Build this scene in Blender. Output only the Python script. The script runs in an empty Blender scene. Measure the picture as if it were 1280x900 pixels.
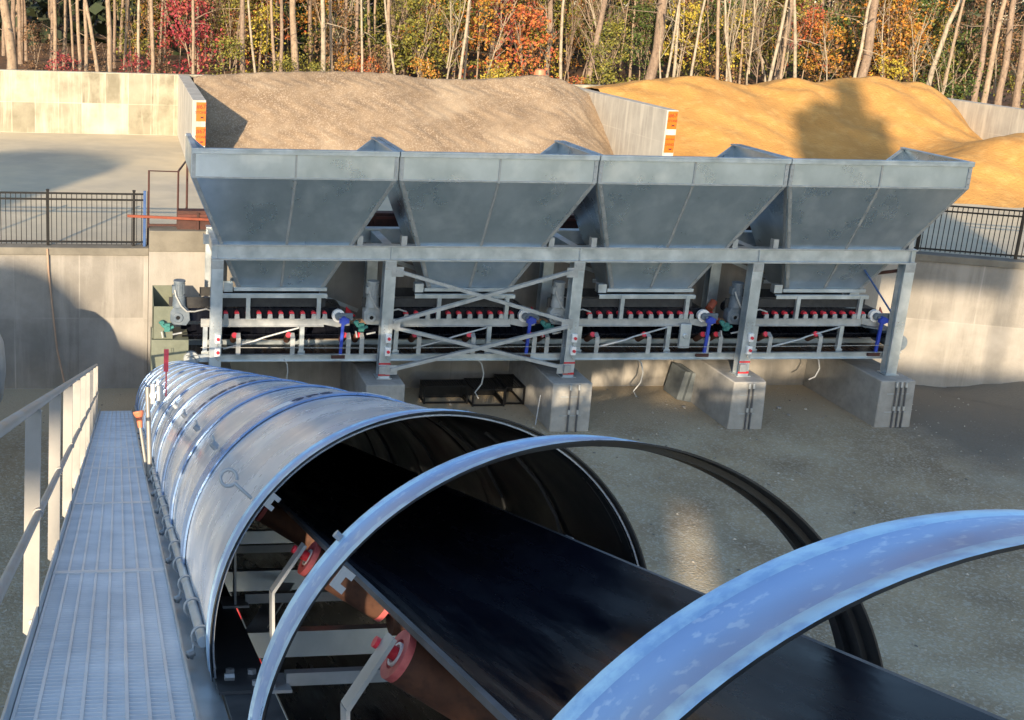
import bpy, bmesh, math, random
import numpy as np
from mathutils import Vector, Matrix
rad = math.radians
scene = bpy.context.scene
COL = scene.collection
RNG = random.Random(7)

# ------------------------------------------------------------------ materials
def mat(name, c1, c2=None, scale=3.0, rough=.6, metal=0.0, bump=0.0, bscale=None, rvar=0.0, stretch=(1, 1, 1),
        c3=None, s3=20.0, f3=.5, t3=(.5, .72), lo=.35, hi=.65, detail=6.0, spec=None, bdist=.02):
    m = bpy.data.materials.new(name); m.use_nodes = True
    nt = m.node_tree; N = nt.nodes; L = nt.links
    b = N['Principled BSDF']
    b.inputs['Roughness'].default_value = rough; b.inputs['Metallic'].default_value = metal
    if spec is not None: b.inputs['Specular IOR Level'].default_value = spec
    b.inputs['Base Color'].default_value = (*c1, 1)
    geo = N.new('ShaderNodeNewGeometry')
    mp = N.new('ShaderNodeMapping'); mp.inputs['Scale'].default_value = stretch
    L.new(geo.outputs['Position'], mp.inputs['Vector'])
    last = None
    if c2 is not None:
        n = N.new('ShaderNodeTexNoise'); n.inputs['Scale'].default_value = scale; n.inputs['Detail'].default_value = detail
        n.inputs['Roughness'].default_value = .62
        L.new(mp.outputs['Vector'], n.inputs['Vector'])
        r = N.new('ShaderNodeValToRGB'); r.color_ramp.elements[0].position = lo; r.color_ramp.elements[1].position = hi
        r.color_ramp.elements[0].color = (*c1, 1); r.color_ramp.elements[1].color = (*c2, 1)
        L.new(n.outputs['Fac'], r.inputs['Fac']); last = r.outputs['Color']
        if rvar:
            mr = N.new('ShaderNodeMapRange'); mr.inputs['From Min'].default_value = .3; mr.inputs['From Max'].default_value = .7
            mr.inputs['To Min'].default_value = max(.02, rough - rvar); mr.inputs['To Max'].default_value = min(1, rough + rvar)
            L.new(n.outputs['Fac'], mr.inputs['Value']); L.new(mr.outputs['Result'], b.inputs['Roughness'])
    if c3 is not None:
        n3 = N.new('ShaderNodeTexNoise'); n3.inputs['Scale'].default_value = s3; n3.inputs['Detail'].default_value = 7
        L.new(geo.outputs['Position'], n3.inputs['Vector'])
        r3 = N.new('ShaderNodeValToRGB'); r3.color_ramp.elements[0].position = t3[0]; r3.color_ramp.elements[1].position = t3[1]
        r3.color_ramp.elements[0].color = (0, 0, 0, 1); r3.color_ramp.elements[1].color = (f3, f3, f3, 1)
        L.new(n3.outputs['Fac'], r3.inputs['Fac'])
        mx = N.new('ShaderNodeMix'); mx.data_type = 'RGBA'
        L.new(r3.outputs['Color'], mx.inputs['Factor'])
        if last: L.new(last, mx.inputs['A'])
        else: mx.inputs['A'].default_value = (*c1, 1)
        mx.inputs['B'].default_value = (*c3, 1); last = mx.outputs['Result']
    if last: L.new(last, b.inputs['Base Color'])
    if bump:
        nb = N.new('ShaderNodeTexNoise'); nb.inputs['Scale'].default_value = bscale or scale * 4; nb.inputs['Detail'].default_value = 5
        L.new(mp.outputs['Vector'], nb.inputs['Vector'])
        bu = N.new('ShaderNodeBump'); bu.inputs['Strength'].default_value = bump; bu.inputs['Distance'].default_value = bdist
        L.new(nb.outputs['Fac'], bu.inputs['Height']); L.new(bu.outputs['Normal'], b.inputs['Normal'])
    return m

def concrete(name, base, dark, light, panel=(1.2, 1.2), pan_amt=.25, streak=.35, axis='XZ', offz=0.0):
    m = mat(name, base, dark, 1.3, .88, 0, .25, 30)
    nt = m.node_tree; N = nt.nodes; L = nt.links; b = N['Principled BSDF']
    prev = b.inputs['Base Color'].links[0].from_socket
    geo = N.new('ShaderNodeNewGeometry'); sep = N.new('ShaderNodeSeparateXYZ'); L.new(geo.outputs['Position'], sep.inputs[0])
    cmb = N.new('ShaderNodeCombineXYZ')
    L.new(sep.outputs['X' if axis == 'XZ' else 'Y'], cmb.inputs['X'])
    ad = N.new('ShaderNodeMath'); ad.operation = 'ADD'; ad.inputs[1].default_value = offz
    L.new(sep.outputs['Z'], ad.inputs[0]); L.new(ad.outputs[0], cmb.inputs['Y'])
    br = N.new('ShaderNodeTexBrick'); br.offset = 0.0; br.inputs['Scale'].default_value = 1
    br.inputs['Brick Width'].default_value = panel[0]; br.inputs['Row Height'].default_value = panel[1]
    br.inputs['Mortar Size'].default_value = .02; br.inputs['Mortar Smooth'].default_value = .6
    br.inputs['Color1'].default_value = (*light, 1); br.inputs['Color2'].default_value = (*dark, 1); br.inputs['Mortar'].default_value = (*light, 1)
    L.new(cmb.outputs[0], br.inputs['Vector'])
    nz = N.new('ShaderNodeTexNoise'); nz.inputs['Scale'].default_value = .9; nz.inputs['Detail'].default_value = 5
    L.new(geo.outputs['Position'], nz.inputs['Vector'])
    mm = N.new('ShaderNodeMapRange'); mm.inputs['From Min'].default_value = .3; mm.inputs['From Max'].default_value = .68
    mm.inputs['To Min'].default_value = 0; mm.inputs['To Max'].default_value = pan_amt * 2
    L.new(nz.outputs['Fac'], mm.inputs['Value'])
    mx = N.new('ShaderNodeMix'); mx.data_type = 'RGBA'
    L.new(mm.outputs['Result'], mx.inputs['Factor'])
    L.new(prev, mx.inputs['A']); L.new(br.outputs['Color'], mx.inputs['B'])
    # vertical run-off streaks
    mp = N.new('ShaderNodeMapping'); mp.inputs['Scale'].default_value = (2.6, 2.6, .22); L.new(geo.outputs['Position'], mp.inputs['Vector'])
    ns = N.new('ShaderNodeTexNoise'); ns.inputs['Scale'].default_value = 1.0; ns.inputs['Detail'].default_value = 6; ns.inputs['Roughness'].default_value = .7
    L.new(mp.outputs['Vector'], ns.inputs['Vector'])
    rs = N.new('ShaderNodeValToRGB'); rs.color_ramp.elements[0].position = .48; rs.color_ramp.elements[1].position = .66
    rs.color_ramp.elements[0].color = (0, 0, 0, 1); rs.color_ramp.elements[1].color = (streak,) * 3 + (1,)
    L.new(ns.outputs['Fac'], rs.inputs['Fac'])
    m2 = N.new('ShaderNodeMix'); m2.data_type = 'RGBA'; L.new(rs.outputs['Color'], m2.inputs['Factor'])
    L.new(mx.outputs['Result'], m2.inputs['A']); m2.inputs['B'].default_value = (*light, 1)
    L.new(m2.outputs['Result'], b.inputs['Base Color'])
    return m

def leafmat(name, cols):
    m = bpy.data.materials.new(name); m.use_nodes = True
    N = m.node_tree.nodes; L = m.node_tree.links; b = N['Principled BSDF']
    b.inputs['Roughness'].default_value = .7
    g = N.new('ShaderNodeNewGeometry'); r = N.new('ShaderNodeValToRGB')
    cr = r.color_ramp; cr.interpolation = 'LINEAR'
    while len(cr.elements) < len(cols): cr.elements.new(.5)
    for i, c in enumerate(cols):
        cr.elements[i].position = i / (len(cols) - 1); cr.elements[i].color = (*c, 1)
    L.new(g.outputs['Random Per Island'], r.inputs['Fac']); L.new(r.outputs['Color'], b.inputs['Base Color'])
    b.inputs['Subsurface Weight'].default_value = 0
    return m

M = {}
M['galv'] = mat('galvanised_steel', (.40, .46, .50), (.56, .61, .64), 2.3, .40, .7, .04, 9, .12, c3=(.76, .80, .83), s3=3.1, f3=.5)
M['galv_hopper'] = mat('galvanised_hopper_sheet', (.40, .49, .55), (.55, .63, .69), .9, .30, .78, .02, 2.5, .06, c3=(.78, .84, .88), s3=1.9, f3=.5, t3=(.50, .72))
M['galv_pale'] = mat('pale_galvanised_steel', (.33, .35, .36), (.47, .48, .48), 4, .5, .45, .04, 18, .1)
M['hoop'] = mat('blue_filmed_hoop_steel', (.235, .37, .64), (.30, .44, .70), 4.2, .40, .3, .04, 18, .08, c3=(.58, .69, .83), s3=36, f3=.5, t3=(.575, .66))
M['hoop_edge'] = mat('scraped_bright_hoop_edge', (.28, .46, .72), (.46, .68, .86), 14, .36, .35, .05, 40, .1, lo=.40, hi=.56)
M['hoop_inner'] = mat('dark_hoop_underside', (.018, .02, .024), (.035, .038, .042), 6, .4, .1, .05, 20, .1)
M['cover'] = mat('scuffed_galvanised_cover', (.42, .49, .60), (.54, .60, .68), 1.6, .24, .35, .03, 3.5, .09, c3=(.76, .80, .84), s3=4.5, f3=.7, t3=(.50, .64), bdist=.03)
M['inside_shade'] = mat('cover_inside_shade', (.005, .006, .008), (.014, .017, .020), 2.4, .45, 0, .05, 5, .12, spec=.18)  # shade inside the cover, put into the colour of its inner faces
M['band'] = mat('blue_filmed_band_steel', (.20, .33, .60), (.28, .42, .68), 3, .28, .5, .03, 12, .06, c3=(.60, .70, .82), s3=7, f3=.6, t3=(.57, .65))
M['tread'] = mat('walkway_tread_steel', (.66, .68, .70), (.80, .81, .82), 3, .40, .2, .03, 20, .08, c3=(.46, .48, .50), s3=2.2, f3=.5)
M['rail'] = mat('weathered_rail_pipe', (.26, .25, .24), (.38, .365, .35), 6, .45, .6, .03, 20, .1)
M['post'] = mat('pale_handrail_post', (.22, .215, .205), (.30, .29, .27), 3.5, .5, .3, .03, 16, .1)
M['dark_steel'] = mat('dark_stringer_steel', (.05, .055, .06), (.10, .105, .11), 5, .5, .3, .04, 22, .1)
M['belt'] = mat('black_rubber_belt', (.004, .005, .010), (.010, .011, .017), 1.5, .26, 0, .14, 3.2, .18, stretch=(4, .6, .6), c3=(.018, .020, .026), s3=9, f3=.3, spec=.22)
M['belt_edge'] = mat('cut_rubber_edge', (.05, .055, .06), (.09, .09, .10), 8, .6)
M['rubber'] = mat('black_skirt_rubber', (.018, .018, .02), (.035, .035, .035), 6, .7)
M['rust'] = mat('rusty_roller_steel', (.065, .026, .016), (.12, .052, .03), 9, .75, .1, .12, 60, .1, c3=(.035, .016, .012), s3=30, f3=.6)
M['red'] = mat('red_paint', (.55, .025, .035), (.42, .02, .03), 12, .4)
M['redplastic'] = mat('red_roller_cap', (.72, .03, .05), (.6, .05, .07), 20, .35)
M['pink'] = mat('dusty_red_roller_end', (.62, .16, .15), (.45, .07, .08), 18, .55)
M['blue'] = mat('blue_paint', (.02, .045, .36), (.03, .07, .42), 12, .45)
M['teal'] = mat('teal_paint', (.02, .13, .12), (.04, .19, .17), 12, .5)
M['bluepost'] = mat('light_blue_paint', (.025, .07, .21), (.04, .10, .26), 8, .5)
M['motor'] = mat('blue_grey_motor_paint', (.085, .115, .15), (.14, .17, .20), 8, .5)
M['motor_grey'] = mat('grey_motor_paint', (.26, .29, .30), (.34, .36, .37), 8, .5)
M['green'] = mat('sage_green_paint', (.115, .13, .095), (.15, .165, .125), 5, .55, 0, .04, 20)
M['white'] = mat('white_plastic', (.74, .74, .74), (.82, .82, .80), 9, .45)
M['black'] = mat('black_enamel', (.005, .005, .006), (.010, .010, .011), 9, .5, spec=.25)
M['brown'] = mat('dark_red_oxide_steel', (.042, .014, .011), (.07, .022, .016), 5, .65)
M['redox'] = mat('faded_red_oxide', (.12, .03, .02), (.09, .025, .018), 7, .6)
M['orangebar'] = mat('orange_primer_bar', (.24, .055, .025), (.18, .04, .02), 7, .6)
M['orange'] = mat('fluorescent_orange_sign', (.80, .125, .002), (.72, .11, .002), 6, .5)
M['funnel'] = mat('faded_orange_plastic', (.75, .23, .12), (.62, .17, .09), 8, .5)
M['ink'] = mat('dark_red_sign_ink', (.16, .012, .002), None, 1, .6)
M['inkblack'] = mat('black_sign_ink', (.03, .015, .01), None, 1, .6)
M['marker'] = mat('marker_pen_ink', (.02, .03, .07), None, 1, .5)
M['cable'] = mat('grey_cable_jacket', (.42, .42, .40), (.34, .34, .33), 9, .6)
M['conduit_dark'] = mat('dark_conduit', (.06, .065, .07), (.10, .10, .11), 9, .5)
M['hose'] = mat('tan_hose', (.42, .28, .19), (.36, .24, .17), 6, .7)
M['card'] = mat('brown_cardboard', (.28, .17, .09), (.35, .22, .12), 7, .8)
M['conc_wall'] = concrete('retaining_wall_concrete', (.285, .268, .245), (.185, .173, .155), (.40, .378, .345), (1.5, 1.75), .32, .36)
M['conc_far'] = concrete('pale_far_wall_concrete', (.36, .335, .255), (.15, .135, .095), (.50, .465, .37), (.92, 1.22), .5, .7, offz=-3.45 + 4.88)
M['conc_div'] = concrete('divider_wall_concrete', (.42, .40, .36), (.33, .31, .28), (.60, .57, .50), (2.4, 1.2), .2, .6, axis='YZ')
M['conc_head'] = mat('headwall_concrete', (.20, .185, .155), (.13, .12, .10), 1.6, .9, 0, .25, 30)
M['conc_pier'] = mat('pier_concrete', (.25, .245, .23), (.34, .33, .31), 2.2, .85, 0, .2, 30, c3=(.17, .165, .15), s3=5, f3=.4)
M['terrace'] = mat('terrace_concrete', (.58, .49, .34), (.44, .385, .29), .35, .9, 0, .2, 25, c3=(.64, .55, .40), s3=1.1, f3=.5)
M['sand'] = mat('orange_sand', (.465, .248, .068), (.40, .205, .053), .9, .95, 0, .6, 12, c3=(.54, .325, .11), s3=2.6, f3=.6, bdist=.06)
M['plate'] = mat('slate_grey_plate', (.10, .12, .13), (.15, .17, .18), 5, .6)

def ground_mat():
    m = mat('packed_gravel_yard', (.235, .18, .112), (.39, .31, .195), .5, .93, 0, .8, 22, bdist=.04, c3=(.44, .385, .27), s3=.33, f3=.75, t3=(.52, .66))
    nt = m.node_tree; N = nt.nodes; L = nt.links; b = N['Principled BSDF']; prev = b.inputs['Base Color'].links[0].from_socket
    geo = N.new('ShaderNodeNewGeometry')
    # pale crushed-stone specks
    v = N.new('ShaderNodeTexVoronoi'); v.inputs['Scale'].default_value = 26; L.new(geo.outputs['Position'], v.inputs['Vector'])
    sx = N.new('ShaderNodeSeparateXYZ'); L.new(v.outputs['Color'], sx.inputs[0])
    r = N.new('ShaderNodeValToRGB'); r.color_ramp.elements[0].position = .55; r.color_ramp.elements[1].position = 1.0
    r.color_ramp.elements[0].color = (0, 0, 0, 1); r.color_ramp.elements[1].color = (.6, .6, .6, 1); L.new(sx.outputs[0], r.inputs['Fac'])
    mx = N.new('ShaderNodeMix'); mx.data_type = 'RGBA'; L.new(r.outputs['Color'], mx.inputs['Factor']); L.new(prev, mx.inputs['A']); mx.inputs['B'].default_value = (.50, .46, .38, 1)
    # beige dirt swept between the piers, dark damp patch by the right wall
    sp = N.new('ShaderNodeSeparateXYZ'); L.new(geo.outputs['Position'], sp.inputs[0])
    n = N.new('ShaderNodeTexNoise'); n.inputs['Scale'].default_value = .8; n.inputs['Detail'].default_value = 6; L.new(geo.outputs['Position'], n.inputs['Vector'])
    def blend(prev, axis_a, a0, a1, col, wob, extra=None):
        ad = N.new('ShaderNodeMath'); ad.operation = 'MULTIPLY_ADD'; ad.inputs[1].default_value = wob; L.new(n.outputs['Fac'], ad.inputs[0]); L.new(sp.outputs[axis_a], ad.inputs[2])
        mr = N.new('ShaderNodeMapRange'); mr.inputs['From Min'].default_value = a0; mr.inputs['From Max'].default_value = a1; mr.inputs['To Max'].default_value = .85
        L.new(ad.outputs[0], mr.inputs['Value']); f = mr.outputs['Result']
        if extra:
            m2 = N.new('ShaderNodeMapRange'); m2.inputs['From Min'].default_value = extra[1]; m2.inputs['From Max'].default_value = extra[2]
            ad2 = N.new('ShaderNodeMath'); ad2.operation = 'MULTIPLY_ADD'; ad2.inputs[1].default_value = wob; L.new(n.outputs['Fac'], ad2.inputs[0]); L.new(sp.outputs[extra[0]], ad2.inputs[2])
            L.new(ad2.outputs[0], m2.inputs['Value'])
            mu = N.new('ShaderNodeMath'); mu.operation = 'MULTIPLY'; L.new(f, mu.inputs[0]); L.new(m2.outputs['Result'], mu.inputs[1]); f = mu.outputs[0]
        k = N.new('ShaderNodeMix'); k.data_type = 'RGBA'; L.new(f, k.inputs['Factor']); L.new(prev, k.inputs['A']); k.inputs['B'].default_value = (*col, 1)
        return k.outputs['Result']
    o = blend(mx.outputs['Result'], 'Y', .2, 1.8, (.46, .37, .25), 2.0)
    o = blend(o, 'X', 16.4, 17.8, (.12, .112, .095), 2.0, ('Y', -3.5, -1.0))
    L.new(o, b.inputs['Base Color'])
    return m
M['yard'] = ground_mat()

def gravel_pile_mat():
    m = mat('brown_crushed_gravel', (.215, .148, .09), (.32, .23, .145), .8, .95, 0, .6, 26, bdist=.035, c3=(.42, .325, .22), s3=.42, f3=.5, t3=(.55, .66))
    nt = m.node_tree; N = nt.nodes; L = nt.links; b = N['Principled BSDF']; prev = b.inputs['Base Color'].links[0].from_socket
    geo = N.new('ShaderNodeNewGeometry'); v = N.new('ShaderNodeTexVoronoi'); v.inputs['Scale'].default_value = 30
    mp = N.new('ShaderNodeMapping'); mp.inputs['Scale'].default_value = (1, .55, 1); mp.inputs['Rotation'].default_value = (0, 0, .5)
    L.new(geo.outputs['Position'], mp.inputs['Vector']); L.new(mp.outputs['Vector'], v.inputs['Vector'])
    sx = N.new('ShaderNodeSeparateXYZ'); L.new(v.outputs['Color'], sx.inputs[0])
    r = N.new('ShaderNodeValToRGB'); r.color_ramp.elements[0].position = .62; r.color_ramp.elements[1].position = .95
    r.color_ramp.elements[0].color = (0, 0, 0, 1); r.color_ramp.elements[1].color = (1, 1, 1, 1); L.new(sx.outputs[0], r.inputs['Fac'])
    n = N.new('ShaderNodeTexNoise'); n.inputs['Scale'].default_value = .5; L.new(geo.outputs['Position'], n.inputs['Vector'])
    mu = N.new('ShaderNodeMath'); mu.operation = 'MULTIPLY'; L.new(r.outputs['Color'], mu.inputs[0]); L.new(n.outputs['Fac'], mu.inputs[1])
    mx = N.new('ShaderNodeMix'); mx.data_type = 'RGBA'; L.new(mu.outputs[0], mx.inputs['Factor']); L.new(prev, mx.inputs['A']); mx.inputs['B'].default_value = (.52, .41, .30, 1)
    L.new(mx.outputs['Result'], b.inputs['Base Color']); return m
M['gravel'] = gravel_pile_mat()
M['litter'] = mat('leaf_litter', (.15, .065, .022), (.055, .033, .018), .9, .95, 0, .5, 6, c3=(.26, .11, .03), s3=4, f3=.6, bdist=.1)
M['bark'] = mat('grey_brown_pine_bark', (.17, .12, .088), (.27, .20, .15), 3, .9, 0, .5, 12, stretch=(3, 3, .7), c3=(.07, .05, .04), s3=9, f3=.6)
M['bark_pale'] = mat('pale_bark', (.27, .225, .17), (.37, .315, .24), 4, .88, 0, .3, 14, stretch=(2, 2, .8), c3=(.12, .095, .07), s3=7, f3=.7)
M['bark_tan'] = mat('tan_bark', (.23, .168, .118), (.33, .25, .18), 3, .9, 0, .4, 12, stretch=(3, 3, .7), c3=(.10, .075, .055), s3=8, f3=.65)
M['lf_red'] = leafmat('crimson_leaves', [(.14, .012, .02), (.30, .03, .05), (.20, .025, .03), (.34, .09, .05)])
M['lf_redorange'] = leafmat('red_orange_leaves', [(.30, .05, .025), (.45, .12, .025), (.22, .03, .03), (.44, .19, .04), (.12, .08, .03)])
M['lf_orange'] = leafmat('orange_leaves', [(.36, .12, .015), (.48, .21, .025), (.22, .08, .025), (.40, .25, .03), (.10, .09, .025)])
M['lf_yellow'] = leafmat('yellow_leaves', [(.38, .27, .025), (.26, .22, .03), (.46, .35, .035), (.12, .13, .02)])
M['lf_olive'] = leafmat('yellow_green_leaves', [(.085, .095, .015), (.18, .17, .02), (.05, .06, .015), (.26, .22, .03), (.07, .085, .018)])
M['lf_green'] = leafmat('green_leaves', [(.03, .055, .012), (.055, .09, .015), (.09, .12, .02), (.02, .035, .01)])
M['lf_brown'] = leafmat('brown_leaves', [(.12, .07, .035), (.19, .11, .05), (.08, .045, .025), (.24, .125, .065)])
M['lf_pine'] = leafmat('pine_needles', [(.014, .024, .009), (.022, .036, .012), (.010, .017, .007), (.032, .04, .014)])

# ------------------------------------------------------------------ mesh collector
class G:
    def __init__(s): s.v = []; s.f = []
    def add(s, vs, fs):
        n = len(s.v); s.v += [tuple(map(float, p)) for p in vs]; s.f += [tuple(i + n for i in q) for q in fs]; return s
    def box(s, x0, x1, y0, y1, z0, z1):
        return s.add([(x0, y0, z0), (x1, y0, z0), (x1, y1, z0), (x0, y1, z0), (x0, y0, z1), (x1, y0, z1), (x1, y1, z1), (x0, y1, z1)],
                     [(3, 2, 1, 0), (4, 5, 6, 7), (0, 1, 5, 4), (1, 2, 6, 5), (2, 3, 7, 6), (3, 0, 4, 7)])
    def bar(s, p, q, w, h, up=(0, 0, 1)):
        p, q = Vector(p), Vector(q); d = (q - p).normalized(); u = Vector(up)
        a = d.cross(u); a = a.normalized() if a.length > 1e-4 else Vector((1, 0, 0)); b = a.cross(d)
        vs = [c + a * (i * w / 2) + b * (j * h / 2) for c in (p, q) for i, j in ((-1, -1), (1, -1), (1, 1), (-1, 1))]
        return s.add(vs, [(3, 2, 1, 0), (4, 5, 6, 7), (0, 1, 5, 4), (1, 2, 6, 5), (2, 3, 7, 6), (3, 0, 4, 7)])
    def tube(s, pts, r, seg=10, caps=True):
        pts = [Vector(p) for p in pts]; n = len(pts); rs = r if isinstance(r, (list, tuple)) else [r] * n
        vs, fs = [], []; prev = None
        for i, p in enumerate(pts):
            d = (pts[min(i + 1, n - 1)] - pts[max(i - 1, 0)]).normalized()
            if prev is None:
                a = d.cross(Vector((0, 0, 1)));  a = a if a.length > .05 else d.cross(Vector((1, 0, 0)))
            else: a = prev - d * prev.dot(d)
            a.normalize(); prev = a; b = d.cross(a)
            for k in range(seg):
                t = 2 * math.pi * k / seg; vs.append(p + (a * math.cos(t) + b * math.sin(t)) * rs[i])
        for i in range(n - 1):
            for k in range(seg):
                k2 = (k + 1) % seg; fs.append((i * seg + k, i * seg + k2, (i + 1) * seg + k2, (i + 1) * seg + k))
        if caps: fs += [tuple(range(seg))[::-1], tuple((n - 1) * seg + k for k in range(seg))]
        return s.add(vs, fs)
    def cyl(s, p, q, r, seg=20): return s.tube([p, q], r, seg)
    def ring(s, p, q, ro, ri, seg=24):
        p, q = Vector(p), Vector(q); d = (q - p).normalized(); a = d.cross(Vector((0, 0, 1)));  a = a if a.length > .05 else d.cross(Vector((1, 0, 0)))
        a.normalize(); b = d.cross(a); vs = []
        for c, r in ((p, ro), (q, ro), (q, ri), (p, ri)):
            vs += [c + (a * math.cos(2 * math.pi * k / seg) + b * math.sin(2 * math.pi * k / seg)) * r for k in range(seg)]
        fs = [(i * seg + k, i * seg + (k + 1) % seg, ((i + 1) % 4) * seg + (k + 1) % seg, ((i + 1) % 4) * seg + k) for i in range(4) for k in range(seg)]
        return s.add(vs, fs)
    def prism(s, poly, ext):
        e = Vector(ext); n = len(poly); vs = [Vector(p) for p in poly] + [Vector(p) + e for p in poly]
        return s.add(vs, [tuple(range(n))[::-1], tuple(range(n, 2 * n))] + [(i, (i + 1) % n, n + (i + 1) % n, n + i) for i in range(n)])
    def sweep(s, prof, path, closed=True):
        """prof(i) -> ring of points for station i"""
        n = len(path[0]); vs = [p for st in path for p in st]; fs = []
        for i in range(len(path) - 1):
            for k in range(n if closed else n - 1):
                k2 = (k + 1) % n; fs.append((i * n + k, i * n + k2, (i + 1) * n + k2, (i + 1) * n + k))
        if closed: fs += [tuple(range(n))[::-1], tuple((len(path) - 1) * n + k for k in range(n))]
        return s.add(vs, fs)
    def xform(s, mtx): s.v = [tuple(mtx @ Vector(p)) for p in s.v]; return s

def mesh_of(name, g, m, smooth=35, fix=True):
    me = bpy.data.meshes.new(name); me.from_pydata(g.v, [], g.f)
    if fix:
        bm = bmesh.new(); bm.from_mesh(me); bmesh.ops.recalc_face_normals(bm, faces=bm.faces); bm.to_mesh(me); bm.free()
    me.materials.append(m)
    if smooth:
        for p in me.polygons: p.use_smooth = True
        me.set_sharp_from_angle(angle=rad(smooth))
    me.update(); return me

def tag(o, label=None, cat=None, group=None, kind=None):
    if label: o['label'] = label
    if cat: o['category'] = cat
    if group: o['group'] = group
    if kind: o['kind'] = kind
    return o

ORIG = {}
def empty(name, loc, label, cat, group=None, mtx=None):
    o = bpy.data.objects.new(name, None); COL.objects.link(o); o.empty_display_size = .2
    if mtx is not None: o.matrix_world = mtx; ORIG[o] = Vector((0, 0, 0))
    else: o.location = loc; ORIG[o] = Vector(loc)
    return tag(o, label, cat, group)

def obj(name, g, m, parent=None, smooth=35, bevel=0.0, solid=0.0, label=None):
    """world-space (or, under a turned thing, thing-space) geometry -> one object"""
    if parent is not None: off = ORIG[parent]
    else:
        a = np.array(g.v); off = Vector(((a[:, 0].min() + a[:, 0].max()) / 2, (a[:, 1].min() + a[:, 1].max()) / 2, a[:, 2].min()))
    g.v = [(p[0] - off[0], p[1] - off[1], p[2] - off[2]) for p in g.v]
    o = bpy.data.objects.new(name, mesh_of(name, g, m, smooth)); COL.objects.link(o)
    if parent is not None: o.parent = parent; ORIG[o] = off
    else: o.location = off; ORIG[o] = off
    if solid:
        md = o.modifiers.new('thickness', 'SOLIDIFY'); md.thickness = solid; md.offset = 0
    if bevel:
        md = o.modifiers.new('bevel', 'BEVEL'); md.width = bevel; md.segments = 2; md.limit_method = 'ANGLE'
    if label: o['label'] = label
    return o

def copy_tree(o, parent=None):
    c = o.copy(); COL.objects.link(c)
    if parent is not None: c.parent = parent
    for ch in o.children: copy_tree(ch, c)
    return c

def text_geo(body, size, depth=.003):
    cu = bpy.data.curves.new('lettering', 'FONT'); cu.body = body; cu.size = size; cu.align_x = 'CENTER'; cu.align_y = 'CENTER'; cu.extrude = depth
    o = bpy.data.objects.new('lettering', cu); COL.objects.link(o); bpy.context.view_layer.update()
    me = bpy.data.meshes.new_from_object(o.evaluated_get(bpy.context.evaluated_depsgraph_get()))
    g = G(); g.add([v.co[:] for v in me.vertices], [tuple(p.vertices) for p in me.polygons])
    bpy.data.objects.remove(o); bpy.data.meshes.remove(me); bpy.data.curves.remove(cu)
    return g

# ------------------------------------------------------------------ camera, light, sky
CAM = Vector((-1.972, -22.963, 9.480))
def rot(yaw, pitch, roll):
    f = Vector((math.sin(yaw) * math.cos(pitch), math.cos(yaw) * math.cos(pitch), -math.sin(pitch)))
    r = Vector((math.cos(yaw), -math.sin(yaw), 0)); u = r.cross(f); c, s = math.cos(roll), math.sin(roll)
    return c * r + s * u, -s * r + c * u, f
cr, cu_, cf = rot(rad(7.17), rad(13.82), rad(2.06))
cam = bpy.data.cameras.new('camera'); co = bpy.data.objects.new('camera', cam); COL.objects.link(co)
co.matrix_world = Matrix(((cr.x, cu_.x, -cf.x, CAM.x), (cr.y, cu_.y, -cf.y, CAM.y), (cr.z, cu_.z, -cf.z, CAM.z), (0, 0, 0, 1)))
cam.sensor_width = 36; cam.lens = 1401.0 / 1280 * 36
cam.shift_x = (640 - 326) / 1280; cam.shift_y = -(450 - 327) / 1280
cam.clip_start = .05; cam.clip_end = 2000
scene.camera = co

AZ, EL = rad(24), rad(14)          # light travels towards +Y, turned 24 deg to +X
sun = bpy.data.lights.new('sun', 'SUN'); sun.energy = 4.1; sun.angle = rad(.5); sun.color = (1.0, .80, .55)
so = bpy.data.objects.new('sun', sun); COL.objects.link(so)
d = Vector((math.sin(AZ) * math.cos(EL), math.cos(AZ) * math.cos(EL), -math.sin(EL)))
so.rotation_euler = d.to_track_quat('-Z', 'Y').to_euler(); so.location = (-30, -60, 40)
w = bpy.data.worlds.new('World'); scene.world = w; w.use_nodes = True
nt = w.node_tree; bg = nt.nodes['Background']; sk = nt.nodes.new('ShaderNodeTexSky'); sk.sky_type = 'NISHITA'; sk.sun_disc = False
sk.sun_elevation = EL; sk.sun_rotation = math.atan2(-d.x, -d.y); sk.air_density = 1.0; sk.dust_density = .6; sk.ozone_density = 1.6
nt.links.new(sk.outputs['Color'], bg.inputs['Color']); bg.inputs['Strength'].default_value = .15
scene.view_settings.view_transform = 'Standard'; scene.view_settings.look = 'None'; scene.view_settings.gamma = 1
scene.view_settings.exposure = 1.22; scene.view_settings.use_curve_mapping = False
scene.cycles.max_bounces = 8; scene.cycles.use_denoising = True

# ------------------------------------------------------------------ ground, terrace, walls
def sheet(name, quads, m):
    g = G()
    for q in quads: g.add(q, [tuple(range(len(q)))])
    o = obj(name, g, m, smooth=0); o['kind'] = 'structure'; return o
ZT = 3.45
sheet('ground', [[(-400, -400, 0), (400, -400, 0), (400, 400, 0), (-400, 400, 0)]], M['yard'])
# terrace deck
g = G(); g.prism([(-80, 2.62, 3.30), (17.95, 2.62, 3.30), (29, -1.55, 3.30), (90, -25, 3.30), (90, 23.2, 3.30), (-80, 23.2, 3.30)], (0, 0, .15))
o = obj('terrace_pavement', g, M['terrace'], smooth=0); o['kind'] = 'structure'
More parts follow.
